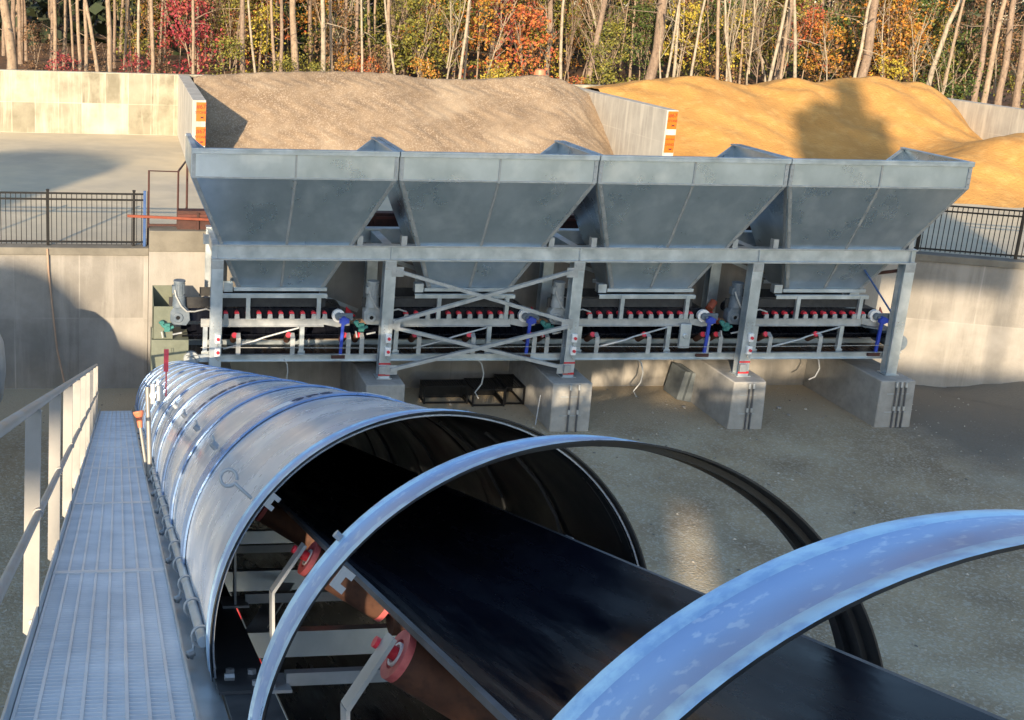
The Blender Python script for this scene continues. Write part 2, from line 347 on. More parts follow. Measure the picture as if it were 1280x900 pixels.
# gravel bank at the foot of the right-hand wall
g = G(); pr = []
for i in range(25):
    t = i / 24; x = 19.2 + 9 * t; yb = 2.62 - (x - 17.95) * .3775
    h = .02 + .95 * min(1, t * 2.2); st = []
    for k in range(9):
        s = k / 8; st.append((x - s * 1.5 * .35, yb - s * 2.2 * min(1, .2 + t * 2.2), max(.005, h * (1 - s) ** 1.4) + .02 * math.sin(7 * x + 5 * s) * (1 - s)))
    pr.append(st)
g.sweep(None, pr, closed=False)
o = obj('bank_ground', g, M['yard']); o['kind'] = 'structure'

rw = G().box(-60, -1.40, 2.58, 2.95, -.05, 3.28)
tag(obj('retaining_wall', rw, M['conc_wall'], bevel=.012), 'stained concrete retaining wall below the black railing, half in the shadow of a tank', 'wall')
cp = G().box(-60, -1.40, 2.53, 2.95, 3.284, 3.462)
tag(obj('wall_coping', cp, M['conc_head'], bevel=.01), 'grey concrete coping strip along the top of the stained wall', 'coping')
hw = G().box(-1.395, 16.95, 2.45, 2.95, -.05, 3.40)
tag(obj('headwall_block', G().box(-1.395, 16.95, 2.43, 2.95, 3.404, 3.9), M['conc_head'], bevel=.015), 'darker concrete block course on the headwall under the dark red beam', 'wall')
tag(obj('headwall', hw, M['conc_wall'], bevel=.015), 'taller concrete headwall running behind the steel hopper frame', 'wall')
n_ = Vector((-.353, -.935, 0))
rw2 = G()
a0, a1 = Vector((16.97, 2.60, -.05)), Vector((17.95, 2.60, -.05)); a2 = Vector((45, -7.6, -.05))
off = Vector((.13, .35, 0))
rw2.prism([a0, a1, a2, a2 + off, a1 + Vector((.07, .35, 0)), a0 + Vector((0, .35, 0))], (0, 0, 3.33))
tag(obj('flared_retaining_wall', rw2, M['conc_wall'], bevel=.012), 'flared concrete retaining wall beyond the last hopper, sweeping towards the viewer', 'wall')
cp2 = G(); cp2.prism([a0 + Vector((0, -.05, 3.334)), a1 + Vector((-.01, -.05, 3.334)), a2 + Vector((0, -.05, 3.334)), a2 + off + Vector((0, 0, 3.334)), a1 + Vector((.07, .35, 3.334)), a0 + Vector((0, .35, 3.334))], (0, 0, .18))
tag(obj('wall_coping', cp2, M['conc_head'], bevel=.01), 'grey coping strip on the flared wall under the black picket fence', 'coping')
# bins
fw = G().box(-60, 32.5, 22.6, 23.0, 3.3, 5.9)
tag(obj('bin_back_wall', fw, M['conc_far'], bevel=.012), 'long pale sunlit concrete back wall in front of the woods', 'wall')
dl = G().box(.15, .58, 12.6, 22.59, 3.452, 5.9)
tag(obj('bin_divider_wall', dl, M['conc_div'], bevel=.015), 'concrete divider wall end-on beside the brown gravel pile, orange signs on its end', 'wall')
dm = G().box(16.15, 16.55, 13.0, 22.59, 3.452, 5.9)
tag(obj('bin_divider_wall', dm, M['conc_div'], bevel=.015), 'concrete divider wall standing between the brown gravel and the orange sand', 'wall')
dr = G().box(32.1, 32.5, 4.0, 22.59, 3.452, 5.9)
tag(obj('bin_divider_wall', dr, M['conc_div'], bevel=.015), 'grey concrete bin wall beyond the far end of the orange sand pile', 'wall')

def sign(x0, x1, z0, z1, y, label, lines):
    t = empty('bin_sign', ((x0 + x1) / 2, y, z0), label, 'sign', 'orange bin signs')
    obj('board', G().box(x0, x1, y - .018, y, z0, z1), M['orange'], t)
    xc, wd, hh = (x0 + x1) / 2, x1 - x0, z1 - z0
    for txt, fz, sz, mm in lines:
        tg = text_geo(txt, sz); tg.xform(Matrix.Translation((xc, y - .022, z0 + hh * fz)) @ Matrix.Rotation(math.pi / 2, 4, 'X'))
        obj('lettering', tg, mm, t, smooth=0)
    obj('bar_mark', G().box(xc - wd * .05, xc + wd * .28, y - .024, y - .019, z0 + hh * .16, z0 + hh * .24), M['inkblack'], t)
L1 = [('#67', .76, .19, M['ink']), ('STONE', .46, .115, M['ink'])]
sign(.27, .575, 5.24, 5.84, 12.6, 'upper orange sign on the divider wall end beside the dark shadow on the gravel', L1)
sign(.27, .575, 4.46, 5.06, 12.6, 'lower orange sign on the divider wall end beside the dark shadow on the gravel', L1)
sign(16.19, 16.53, 5.26, 5.86, 13.0, 'upper orange sign on the divider wall end before the orange sand', L1)
sign(16.19, 16.53, 4.46, 5.06, 13.0, 'lower orange sign on the divider wall end before the orange sand', [('NATURAL', .76, .075, M['ink']), ('SAND', .46, .12, M['ink'])])

# piles
def fbm(x, y, seed=0):
    r = 0; a = 1
    for k in range(5):
        f = .35 * 2 ** k; r += a * math.sin(f * x * 1.3 + 1.7 * k + seed + 1.3 * math.sin(f * y * .9 + seed)) * math.cos(f * y * 1.1 - .8 * k + seed * 2 + 1.1 * math.sin(f * x * .7)); a *= .5
    return r
def heap(name, x0, x1, y0, y1, nx, ny, fz, m, label):
    xs = np.linspace(x0, x1, nx); ys = np.linspace(y0, y1, ny); g = G(); st = []
    for y in ys: st.append([(x, y, max(3.40, fz(x, y))) for x in xs])
    g.sweep(None, st, closed=False)
    return tag(obj(name, g, m, smooth=60), label, 'pile')
bx = [.58, .8, 3.2, 6.3, 7.9, 9.7, 11.7, 14.2, 15.2, 16.15]; bz = [6.05, 6.1, 6.28, 6.40, 6.36, 6.22, 6.26, 6.50, 6.28, 5.85]
def brown(x, y):
    zc = float(np.interp(x, bx, bz)); dy = 19.7 - y
    if dy < 0: z = zc - .10 * (-dy) ** 1.5
    else: z = zc - .5 * dy + .12 * min(dy, 1.2)
    ef = max(0, x - 13.4); z -= .10 * ef * ef * max(0, min(1, dy / 3.0))
    z += .10 * fbm(x, y, 1.0) * min(1, .3 + max(0, dy) * .5) + .02 * math.sin(9 * x + 3 * math.sin(4 * y))
    return z
heap('gravel_pile', .585, 16.145, 8, 22.59, 150, 130, brown, M['gravel'], 'big brown crushed gravel pile behind the first three hoppers')
sx_ = [16.55, 17, 19.8, 21.6, 23.5, 24.8, 27, 28.3, 30.3, 31.5, 32.1]; sz_ = [6.05, 6.15, 6.55, 6.42, 6.36, 6.58, 6.56, 6.70, 6.5, 6.0, 5.55]
def sandz(x, y):
    zc = float(np.interp(x, sx_, sz_)); dy = 19.7 - y
    z = zc - (.10 * (-dy) ** 1.5 if dy < 0 else .48 * dy - .10 * min(dy, 1.2))
    z -= max(0, x - 29.6) ** 2 * .09 * max(0, min(1, (dy + .4) / 2))
    m = 3.45 + 1.78 * math.exp(-(((x - 30.0) / 3.3) ** 2 + ((y - 13.2) / 2.7) ** 2)) + .9 * math.exp(-(((x - 26.5) / 3.5) ** 2 + ((y - 12.2) / 2.2) ** 2)) - .12
    k_ = 1.3; h_ = max(k_ - abs(z - m), 0); z = max(z, m) + h_ * h_ / (4 * k_)
    z += .16 * abs(math.sin(x * .95 + .4)) * max(0, 1 - abs(dy) / 3.5) - .08
    return z + .022 * fbm(x * 5.1, y * 3.7, 6.0) + .085 * fbm(x * 1.1, y * 1.1, 3.0) + .035 * math.sin(3.1 * x + 2.2 * y + math.sin(2.3 * y)) 
heap('sand_pile', 16.555, 32.095, 7.5, 22.59, 160, 140, sandz, M['sand'], 'big orange sand pile behind the last two hoppers')
t = empty('traffic_barrel', (15.8, 24.2, 5.25), 'small orange barrel top peeping over the brown gravel crest', 'barrel')
obj('drum', G().tube([(15.8, 24.2, 5.25), (15.8, 24.2, 6.2), (15.8, 24.2, 6.38), (15.8, 24.2, 6.42)], [.30, .25, .22, .1], 16), M['funnel'], t)
obj('reflective_band', G().ring((15.8, 24.2, 6.0), (15.8, 24.2, 6.1), .27, .25), M['white'], t)

# fences
def fence(pts, zb, label, n_div, posts):
    t = empty('picket_fence', (*pts[0], zb), label, 'fence')
    A = Vector((*pts[0], 0)); Bv = Vector((*pts[1], 0)); Ln = (Bv - A).length; dr = (Bv - A) / Ln; ang = math.atan2(dr.y, dr.x)
    R = Matrix.Translation(A) @ Matrix.Rotation(ang, 4, 'Z')
    r = G()
    for z in (zb + .10, zb + 1.10, zb + 1.24): r.box(0, Ln, -.018, .018, z - .02, z + .02)
    obj('rail', r.xform(R), M['black'], t, smooth=0)
    p = G(); n = int(Ln / .115)
    for i in range(n): p.box((i + .5) * .115 - .008, (i + .5) * .115 + .008, -.008, .008, zb + .04, zb + 1.238)
    obj('picket_infill', p.xform(R), M['black'], t, smooth=0)
    for s in posts:
        obj('post', G().box(s - .03, s + .03, -.03, .03, zb - .02, zb + 1.30).xform(R), M['black'], t, smooth=0)
        obj('post_cap', G().box(s - .037, s + .037, -.037, .037, zb + 1.30, zb + 1.33).xform(R), M['black'], t, smooth=0)
fence([(-13.7, 2.78), (-1.5, 2.78)], ZT, 'black metal picket fence along the terrace edge, ending at the blue post', 0, [2, 4, 5.98, 7.98, 9.98, 11.95])
fence([(18.1, 2.86), (29.3, -1.37)], ZT, 'black metal picket fence on the flared wall beyond the last hopper', 0, [.1, 2.35, 4.75, 7.15, 9.5])
t = empty('gate_frame', (-1.08, 2.8, 3.9), 'brown open angle-iron gate frame between the black fence and first hopper', 'gate')
obj('front_panel', G().tube([(-1.41, 2.8, 3.9), (-1.41, 2.8, 5.24), (-.73, 2.8, 5.23), (-.73, 2.8, 3.9)], .028, 6).bar((-1.41, 2.8, 3.96), (-.73, 2.8, 3.96), .05, .05), M['brown'], t)
obj('side_panel', G().tube([(-.73, 2.85, 5.23), (-.42, 4.7, 5.23), (-.40, 4.9, 3.5)], .028, 6).bar((-.73, 2.85, 3.96), (-.4, 4.9, 3.96), .05, .05), M['brown'], t)
tag(obj('blue_post', G().box(-1.535, -1.47, 2.70, 2.765, 3.462, 4.78), M['bluepost'], bevel=.006), 'square light blue post at the end of the black fence', 'post')
tag(obj('brown_post', G().box(-1.44, -1.385, 2.88, 2.94, 3.462, 4.74), M['brown'], bevel=.006), 'short dark brown post standing directly behind the blue post', 'post')
tag(obj('orange_bar', G().bar((-1.9, 2.42, 4.25), (.02, 2.42, 4.18), .05, .06), M['orangebar'], bevel=.005), 'long flat orange bar running across the blue post to the dark red beam', 'bar')
t = empty('wheel_stop_beam', (8, 2.7, 3.9), 'dark red steel loader stop beam on the headwall behind the hoppers', 'beam')
ws = G().box(-.74, 17.0, 2.62, 2.70, 3.902, 4.34).box(-.74, 17.0, 2.70, 2.92, 4.28, 4.34)
for k in range(9): ws.box(-.3 + 2.1 * k, -.24 + 2.1 * k, 2.56, 2.62, 3.902, 4.3)
obj('channel', ws, M['brown'], t)
obj('edge_strip', G().box(-.74, 17.0, 2.585, 2.62, 4.20, 4.26), M['redox'], t)
# tan hose hanging down the left wall and dark cable
hp = [(-3.72, 2.5, 3.44), (-3.70, 2.52, 2.9), (-3.62, 2.53, 2.0), (-3.52, 2.5, 1.0), (-3.38, 2.42, .35), (-3.30, 2.2, .03)]
tag(obj('hose', G().tube(hp, .022, 8), M['hose']), 'thin tan hose hanging down the stained retaining wall', 'hose')

# ------------------------------------------------------------------ hoppers
P = 4.27
HX0, HX1 = -.65, 3.61
def build_hopper():
    YF, YB, ZR, ZS, ZB = -.69, 1.57, 6.26, 5.70, 3.05
    x0, x1 = HX0 + .01, HX1 - .01; b0, b1, yf, yb = .49, 2.42, .60, 1.32
    t = empty('feed_hopper', ((x0 + x1) / 2, .75, ZB), 'galvanised feed hopper at the end of the row beside the blue post', 'hopper', 'galvanised feed hoppers in a row')
    s = G()
    s.add([(x0, YF, ZR), (x1, YF, ZR), (x1, YF, ZS), (x0, YF, ZS), (b0, yf, ZB), (b1, yf, ZB), (x0, YB, ZR), (x1, YB, ZR), (x0, YB, ZS), (x1, YB, ZS), (b0, yb, ZB), (b1, yb, ZB),
           (x0 + .62, YB, ZS + .06), (x1 - .62, YB, ZS + .06)],
          [(0, 1, 2, 3), (3, 2, 5, 4), (0, 3, 8, 6), (1, 7, 9, 2), (3, 4, 10, 8), (2, 9, 11, 5), (8, 10, 11, 9), (6, 8, 9, 7, 13, 12)])
    obj('shell', s, M['galv_hopper'], t, smooth=0, solid=.012)
    r = G(); r.box(x0 - .004, x1 + .004, YF - .055, YF + .045, ZR - .005, ZR + .035).box(x0 - .004, x1 + .004, YF - .055, YF - .03, ZR - .075, ZR - .005)
    for xa, sg in ((x0, 1), (x1, -1)):
        r.box(min(xa, xa + sg * .11), max(xa, xa + sg * .11), YF + .05, YB, ZR, ZR + .03)
        r.bar((xa, YB - .02, ZR + .012), (xa + sg * .62, YB - .02, ZS + .075), .07, .03, (0, 1, 0))
    r.box(x0 + .62, x1 - .62, YB - .05, YB + .03, ZS + .05, ZS + .09)
    obj('rim', r, M['galv'], t, bevel=.004)
    f = G(); xm = (x0 + x1) / 2; bm_ = (b0 + b1) / 2
    f.box(xm - .02, xm + .02, YF - .02, YF - .007, ZS, ZR - .08)
    nF = Vector((0, -(ZS - ZB), -(yf - YF))).normalized()
    def on(fx, tt):      # front slope, tt 0 top .. 1 bottom
        xx = (x0 + (b0 - x0) * tt) + ((x1 + (b1 - x1) * tt) - (x0 + (b0 - x0) * tt)) * fx
        return Vector((xx, YF + (yf - YF) * tt, ZS + (ZB - ZS) * tt)) + nF * .016
    f.bar(on(.5, 0.01), on(.5, .98), .055, .022, nF)
    f.box(x0 + .03, x1 - .03, YF - .022, YF - .007, ZS - .015, ZS + .02)
    obj('seam_rib', f, M['galv_pale'], t)
    for fx, xa, sg in ((0, x0, 1), (1, x1, -1)):
        e = G(); xx0, xx1 = sorted((xa + sg * .006, xa + sg * .085)); e.box(xx0, xx1, YF - .019, YF - .007, ZS + .0, ZR - .085)
        e.bar(on(.014 if fx == 0 else .986, .0), on(.03 if fx == 0 else .97, .99), .075, .012, nF)
        pa = Vector((x0 if fx == 0 else x1, YF + .07, ZS)); pb = Vector((b0 if fx == 0 else b1, yf + .07, ZB))
        e.bar(pa, pb, .10, .012, (1 if fx else -1, 0, -.5))
        obj('corner_flange', e, M['galv_pale'], t)
    bo = G()
    for fx in (.014, .986):
        for k in range(13):
            p = on(fx + (.016 if fx < .5 else -.016) * (.03 + k * .078), .03 + k * .078); bo.cyl(p, p + nF * .022, .014, 6)
    for xa in (x0 + .045, x1 - .045):
        for k in range(4): bo.cyl((xa, YF - .038, ZS + .1 + k * .13), (xa, YF - .017, ZS + .1 + k * .13), .014, 6)
    obj('bolt_row', bo, M['galv_pale'], t)
    # collar flange at the outlet
    c = G().box(b0 - .08, b1 + .06, yf - .07, yf - .02, ZB - .06, ZB + .02).box(b0 - .08, b1 + .06, yb + .02, yb + .07, ZB - .06, ZB + .02)
    c.box(b0 - .3, b0 - .1, yf - .07, yf + .1, ZB - .08, ZB + .12)
    obj('outlet_collar', c, M['galv'], t, bevel=.004)
    return t
hop = build_hopper()
labs = ['galvanised feed hopper second in the row, over the crossed steel braces',
        'galvanised feed hopper third in the row, over the feeder with the orange cap',
        'galvanised feed hopper at the end of the row by the orange sand and flared wall']
for i, lb in enumerate(labs):
    c = copy_tree(hop); c.location.x += P * (i + 1); c['label'] = lb

# ------------------------------------------------------------------ support frame
fr = empty('support_frame', (8, .9, 1.12), 'long galvanised steel frame of beams and posts carrying the four hoppers', 'steel frame')
PX = [0.0, 3.75, 8.0, 12.2, 15.9]
def ibeam_x(x0, x1, y, z0, z1, d=.24):
    g = G(); g.box(x0, x1, y, y + d, z1 - .028, z1).box(x0, x1, y, y + d, z0, z0 + .028).box(x0, x1, y + d * .2, y + d * .2 + .03, z0 + .028, z1 - .028)
    return g
gb = ibeam_x(-.13, 16.02, 0, 3.82, 4.15, .24)
obj('flange_highlight', G().box(-.135, 16.025, -.012, -.001, 4.118, 4.155).box(-.135, 16.025, -.012, -.001, 3.815, 3.85), M['galv_pale'], fr)  # pale strips laid over the flange edges as their highlight lines
for x in PX: gb.box(x - .012, x + .012, .004, .2, 3.85, 4.12)
obj('front_beam', gb, M['galv'], fr, bevel=.003)
obj('rear_beam', ibeam_x(-.13, 16.02, 1.75, 3.82, 4.15), M['galv'], fr)
cb = G()
for x in PX: obj('cross_beam', G().box(x - .1, x + .1, .26, 1.74, 3.86, 4.10), M['galv'], fr)
for i in range(4):
    for xx in (.5, 2.75): obj('cross_beam', G().box(xx + P * i - .06, xx + P * i + .06, .26, 1.74, 3.88, 4.13), M['galv'], fr)
def post(x, y, zb, z1):
    g = G().box(x - .125, x + .125, y, y + .022, zb, z1).box(x - .125, x + .125, y + .22, y + .242, zb, z1).box(x - .012, x + .012, y + .022, y + .22, zb, z1)
    g.box(x - .17, x + .17, y - .04, y + .28, zb, zb + .025)
    return g
for x in PX:
    o = obj('post', post(x, .0, 1.13, 3.815), M['galv'], fr)
    pl = G()
    for k in range(4):
        for sx in (-.055, .055): pl.cyl((x + sx, -.016, 2.2 + k * .075), (x + sx, .002, 2.2 + k * .075), .013, 6)
    obj('splice_plate', G().box(x - .125, x + .125, -.008, .0, 3.62, 3.80), M['galv_pale'], o)
    for sx in (-.06, .06):
        for k in range(2): pl.cyl((x + sx, -.02, 3.67 + k * .08), (x + sx, -.006, 3.67 + k * .08), .014, 6)
    obj('bolt_row', pl, M['galv_pale'], o)
for x in PX: obj('post', post(x, 1.75, .03, 3.815), M['galv'], fr)
def angle(p, q, w=.07):
    g = G(); g.bar(p, q, .012, w, (0, 0, 1)); p2 = Vector(p) + Vector((0, .045, w / 2)); q2 = Vector(q) + Vector((0, .045, w / 2)); g.bar(p2, q2, .09, .010, (0, 0, 1)); return g
for p, q in (((3.88, -.020, 3.60), (7.88, -.020, 2.44)), ((7.88, -.045, 3.62), (3.88, -.045, 2.44)), ((3.88, -.020, 2.32), (7.88, -.020, 1.36)), ((7.88, -.045, 2.34), (3.88, -.045, 1.34))):
    obj('cross_brace', angle(p, q), M['galv_pale'], fr)
gp = G()
for x, sg in ((3.88, 1), (7.88, -1)):
    for z in (3.58, 2.40, 1.34): obj('gusset_plate', G().box(min(x - sg * .1, x + sg * .16), max(x - sg * .1, x + sg * .16), -.012, -.004, z - .11, z + .11), M['galv_pale'], fr)
obj('tie_rod', G().bar((14.55, 1.6, 2.98), (15.95, .3, 3.6), .07, .07), M['brown'], fr)
obj('tie_rod', G().tube([(15.0, .3, 3.6), (15.85, .25, 2.55)], .022, 8), M['bluepost'], fr)
for i, x in enumerate(PX[:-1]):      # rear-bay braces behind the feeders
    obj('rear_brace', G().bar((x + .2, 1.70, 3.5), (PX[i + 1] - .3, 1.70, 2.2), .012, .09), M['galv'], fr)
sh = G()
for i in range(4):
    for xx in (-.25, 3.05): obj('hopper_clip', G().box(xx + P * i - .06, xx + P * i + .06, .03, .05, 4.152, 4.36).box(xx + P * i - .06, xx + P * i - .045, .05, .16, 4.152, 4.36), M['galv_pale'], fr)
# red tape bands at the feet of the posts
wb = G()
for x in PX[1:4]:
    for za, zb_ in ((1.20, 1.25), (1.46, 1.50)): obj('warning_band', G().box(x - .13, x + .13, -.006, .0, za, zb_), M['red'], fr, smooth=0)
wp = G()
for x in PX[1:4]: obj('junction_box', G().box(x - .135, x + .02, -.075, -.007, 1.26, 1.44), M['galv_pale'], fr, bevel=.005)

# emergency stops
sides = ['on the end post over the conveyor cover', 'on the post where the crossed braces begin', 'on the post over the pier by the black crates', 'on the post over the clipped-corner pier']
for i, x in enumerate(PX[:4]):
    for j, z in enumerate((1.98, 1.68)):
        t = empty('emergency_stop', (x + .04, -.06, z), ('upper' if j == 0 else 'lower') + ' white stop box ' + sides[i], 'stop button', 'emergency stop boxes on the posts')
        obj('box', G().box(x - .02, x + .10, -.07, -.004, z, z + .19), M['white'], t, bevel=.008)
        obj('button', G().cyl((x + .045, -.07, z + .10), (x + .045, -.105, z + .10), .035, 14), M['redplastic'], t)
        obj('conduit', G().tube([(x + .04, -.03, z - .005), (x + .02, -.03, z - .06), (x + .07, -.02, z - .11)], .012, 6), M['cable'], t)

# ------------------------------------------------------------------ belt feeders
def build_feeder():
    t = empty('belt_feeder', (1.1, .75, 1.6), 'belt feeder under the end hopper beside the sage green chute', 'belt feeder', 'belt feeders under the hoppers')
    yf, yb = .42, 1.35
    st = G()
    for y in (yf, yb): st.box(-.30, 2.42, y, y + .012, 2.22, 2.40).box(-.30, 2.42, y - .05, y, 2.385, 2.40).box(-.30, 2.42, y - .05, y, 2.22, 2.235)
    st.prism([(2.42, yf - .01, 2.40), (3.0, yf - .01, 2.34), (3.0, yf - .01, 2.24), (2.72, yf - .01, 2.20), (2.42, yf - .01, 2.26)], (0, .012, 0))
    obj('stringer', st, M['galv_pale'], t)
    bl = G(); n = 10; prof = []
    for k in range(n + 1): a = math.pi / 2 + math.pi * k / n; prof.append((-.52 + .15 * math.cos(a), 2.46 + .15 * math.sin(a)))
    for k in range(n + 1): a = -math.pi / 2 + math.pi * k / n; prof.append((2.74 + .15 * math.cos(a), 2.46 + .15 * math.sin(a)))
    bl.sweep(None, [[(px, y, pz) for px, pz in prof] for y in (yf + .1, yb - .1)])
    obj('belt', bl, M['belt'], t)
    sk = G().box(-.28, 2.44, yf + .02, yf + .045, 2.66, 2.86).box(-.28, 2.44, yb - .045, yb - .02, 2.66, 2.86).box(-1.0, -.28, yf + .06, yf + .085, 2.64, 2.86)
    obj('skirt_board', sk, M['rubber'], t)
    rl = G().box(.16, 2.46, yf - .06, yf + .02, 2.945, 2.965).box(.16, 2.46, yf - .06, yf - .045, 2.88, 2.945)
    obj('skirt_rail', rl, M['galv'], t)
    lw = G()
    for xx in (.72, 2.28): obj('skirt_bracket', G().box(xx - .045, xx + .045, yf - .075, yf - .062, 2.40, 2.96).box(xx - .045, xx - .033, yf - .062, yf - .0, 2.40, 2.96), M['galv'], t)
    for k in range(11):
        xx = .0 + .243 * k
        ro = obj('roller', G().cyl((xx, yf + .0, 2.505), (xx, yf + .12, 2.505), .052, 12).cyl((xx, yb - .12, 2.505), (xx, yb, 2.505), .052, 12), M['redplastic'], t)
        obj('bearing_block', G().prism([(xx - .06, yf - .05, 2.402), (xx + .06, yf - .05, 2.402), (xx + .045, yf - .05, 2.51), (xx - .045, yf - .05, 2.51)], (0, .04, 0)), M['galv_pale'], ro, bevel=.006)
    for xx in (-.2, 1.94):
        lg = G().box(xx - .05, xx + .05, yf - .03, yf - .018, 1.63, 2.22).box(xx - .05, xx - .038, yf - .018, yf + .06, 1.63, 2.22).box(xx - .08, xx + .08, yf - .04, yf - .028, 1.50, 1.66)
        obj('leg', lg, M['galv'], t)
        obj('leg', G().box(xx - .05, xx + .05, yb, yb + .012, 1.63, 2.22), M['galv'], t)
    sb = G(); sb.tube([(1.87, yf - .05, 2.20), (1.1, yf - .05, 1.98), (.9, yf - .05, 1.90), (.2, yf - .05, 1.72)], [.022, .022, .03, .022], 8)
    obj('strut', sb, M['galv_pale'], t)
    tp = obj('tail_pulley', G().ring((2.74, yf - .03, 2.46), (2.74, yf + .06, 2.46), .145, .085), M['white'], t)
    obj('hub', G().cyl((2.74, yf - .10, 2.46), (2.74, yf + .05, 2.46), .085, 16).cyl((2.76, yf - .15, 2.45), (2.76, yf - .1, 2.45), .035, 10).box(2.80, 3.05, yf - .09, yf - .05, 2.38, 2.54), M['motor'], tp)
    ta = obj('tension_arm', G().bar((2.82, yf - .16, 2.40), (2.80, yf - .14, 1.58), .065, .05, (0, 1, 0)).cyl((2.84, yf - .21, 2.40), (2.84, yf - .11, 2.40), .085, 12).box(2.74, 2.95, yf - .2, yf - .12, 2.34, 2.44), M['blue'], t)
    obj('foot', G().box(2.60, 2.90, yf - .18, yf - .11, 1.52, 1.60), M['brown'], ta)
    obj('guard', G().prism([(2.93, yf + .12, 2.64), (3.2, yf + .3, 2.36), (3.05, yf + .3, 2.30), (2.92, yf + .12, 2.42)], (0, .03, 0)), M['red'], t)
    return t
def build_drive(parent, m):
    y = .34
    d = obj('drive_motor', G().cyl((-.78, y + .10, 2.92), (-.78, y + .10, 3.22), .115, 20).cyl((-.78, y + .10, 3.22), (-.78, y + .10, 3.255), .13, 20).cyl((-.78, y + .10, 2.86), (-.78, y + .10, 2.92), .135, 20)
            .box(-.94, -.86, y + .02, y + .16, 2.98, 3.14), m, parent)
    fins = G()
    for k in range(16):
        a = 2 * math.pi * k / 16; c = Vector((-.78, y + .10, 0)); u = Vector((math.cos(a), math.sin(a), 0)); fins.bar(c + u * .118 + Vector((0, 0, 2.96)), c + u * .118 + Vector((0, 0, 3.19)), .006, .018, u)
    obj('cooling_fin', fins, m, d)
    gx = G().tube([(-.78, y + .10, 2.66), (-.78, y + .10, 2.86)], [.15, .135], 20)
    gx.prism([(-.97, y, 2.36), (-.90, y, 2.28), (-.62, y, 2.26), (-.54, y, 2.38), (-.56, y, 2.58), (-.66, y, 2.70), (-.88, y, 2.70), (-.97, y, 2.56)], (0, .22, 0))
    gx.ring((-.80, y - .03, 2.44), (-.80, y + .001, 2.44), .11, .045)
    obj('gearbox', gx, m, d, bevel=.012)
    obj('shaft_bore', G().cyl((-.80, y - .012, 2.44), (-.80, y + .004, 2.44), .044, 14), M['black'], d)
    obj('conduit', G().tube([(-.88, y + .0, 3.06), (-.86, y - .05, 2.95), (-.74, y - .07, 2.72), (-.62, y - .06, 2.60), (-.45, y - .02, 2.585), (-.2, y + .02, 2.63), (.0, y + .05, 2.56)], .018, 8), M['cable'], d)
    pl = obj('head_pulley', G().ring((-.55, y + .28, 2.46), (-.55, y + .34, 2.46), .15, .06), M['white'], parent)
    sc = G(); c = Vector((-1.05, y - .08, 2.30))
    sc.tube([(-1.20, y - .08, 2.38), (-1.12, y - .1, 2.28), (-1.0, y - .1, 2.22), (-.9, y - .08, 2.26)], .035, 8).box(-1.10, -.98, y - .13, y - .05, 2.16, 2.34).cyl((-1.02, y - .16, 2.24), (-1.02, y - .02, 2.24), .05, 10).cyl((-1.14, y - .12, 2.36), (-1.14, y - .02, 2.36), .04, 8)
    s = obj('belt_scraper', sc, M['teal'], parent)
    obj('lever', G().bar((-1.16, y - .1, 2.16), (-1.13, y - .1, 2.02), .04, .03).bar((-.92, y - .12, 2.1), (-.72, y - .12, 2.14), .03, .03), M['galv_pale'], s)
fd = build_feeder()
lab2 = ['belt feeder under the second hopper, behind the crossed braces', 'belt feeder under the third hopper, with an orange cap by its end pulley', 'belt feeder under the end hopper next to the flared wall']
fds = [fd]
for i, lb in enumerate(lab2):
    c = copy_tree(fd); c.location.x += P * (i + 1); c['label'] = lb; fds.append(c)
for i, f in enumerate(fds):
    off = Vector((P * i + (.02 if i else 0), 0, 0)); keep = ORIG.get(f); ORIG[f] = ORIG[fd] - Vector((0, 0, 0))
    build_drive(f, M['motor'] if i in (0, 3) else M['motor_grey'])
obj('orange_cap', G().cyl((2.90, .50, 2.60), (3.06, .62, 2.74), .085, 14).cyl((3.06, .45, 2.38), (3.16, .45, 2.30), .07, 12), M['orangebar'], fds[2])
obj('disconnect_box', G().box(2.16, 2.42, .28, .36, 1.72, 2.30).cyl((2.28, .24, 2.02), (2.28, .28, 2.02), .06, 10), M['galv'], fds[2], bevel=.01)

# collecting conveyor beneath the feeders
cc = empty('collecting_conveyor', (8, .8, 1.45), 'long low collecting belt conveyor running beneath all the feeders', 'conveyor')
g = G()
for y in (.30, 1.35): g.box(-.62, 16.25, y, y + .012, 1.46, 1.62).box(-.62, 16.25, y - .06, y, 1.608, 1.62).box(-.62, 16.25, y - .06, y, 1.46, 1.472)
obj('stringer', g, M['galv'], cc)
yl = .45
bp = [(yl, 2.02), (yl + .22, 1.86), (yl + .55, 1.86), (yl + .77, 2.02), (yl + .77, 2.005), (yl + .55, 1.845), (yl + .22, 1.845), (yl, 2.005)]
obj('belt', G().sweep(None, [[(x, y, z) for y, z in bp] for x in (-.7, 16.35)]), M['belt'], cc)
obj('return_belt', G().box(-.7, 16.35, yl + .02, yl + .75, 1.52, 1.535), M['belt'], cc)
for x in [.50, 1.70, 2.95, 3.25, 4.55, 5.80, 7.22, 7.52, 8.70, 9.94, 11.36, 11.68, 12.90, 14.15]:
    bk = G().bar((x + .02, .27, 1.62), (x + .02, .27, 2.00), .10, .012, (0, 1, 0)).bar((x + .02, .27, 1.99), (x + .02, .40, 2.07), .10, .012, (0, -1, 1))
    it = obj('idler', bk, M['galv_pale'], cc)
    obj('roller', G().cyl((x - .06, .38, 2.02), (x - .06, .66, 1.83), .075, 14), M['rust'], it)
    obj('roller_cap', G().cyl((x - .06, .35, 2.04), (x - .06, .385, 2.017), .06, 12), M['redplastic'], it)
obj('tail_pulley', G().cyl((16.3, .42, 1.78), (16.3, 1.24, 1.78), .2, 20), M['motor'], cc)
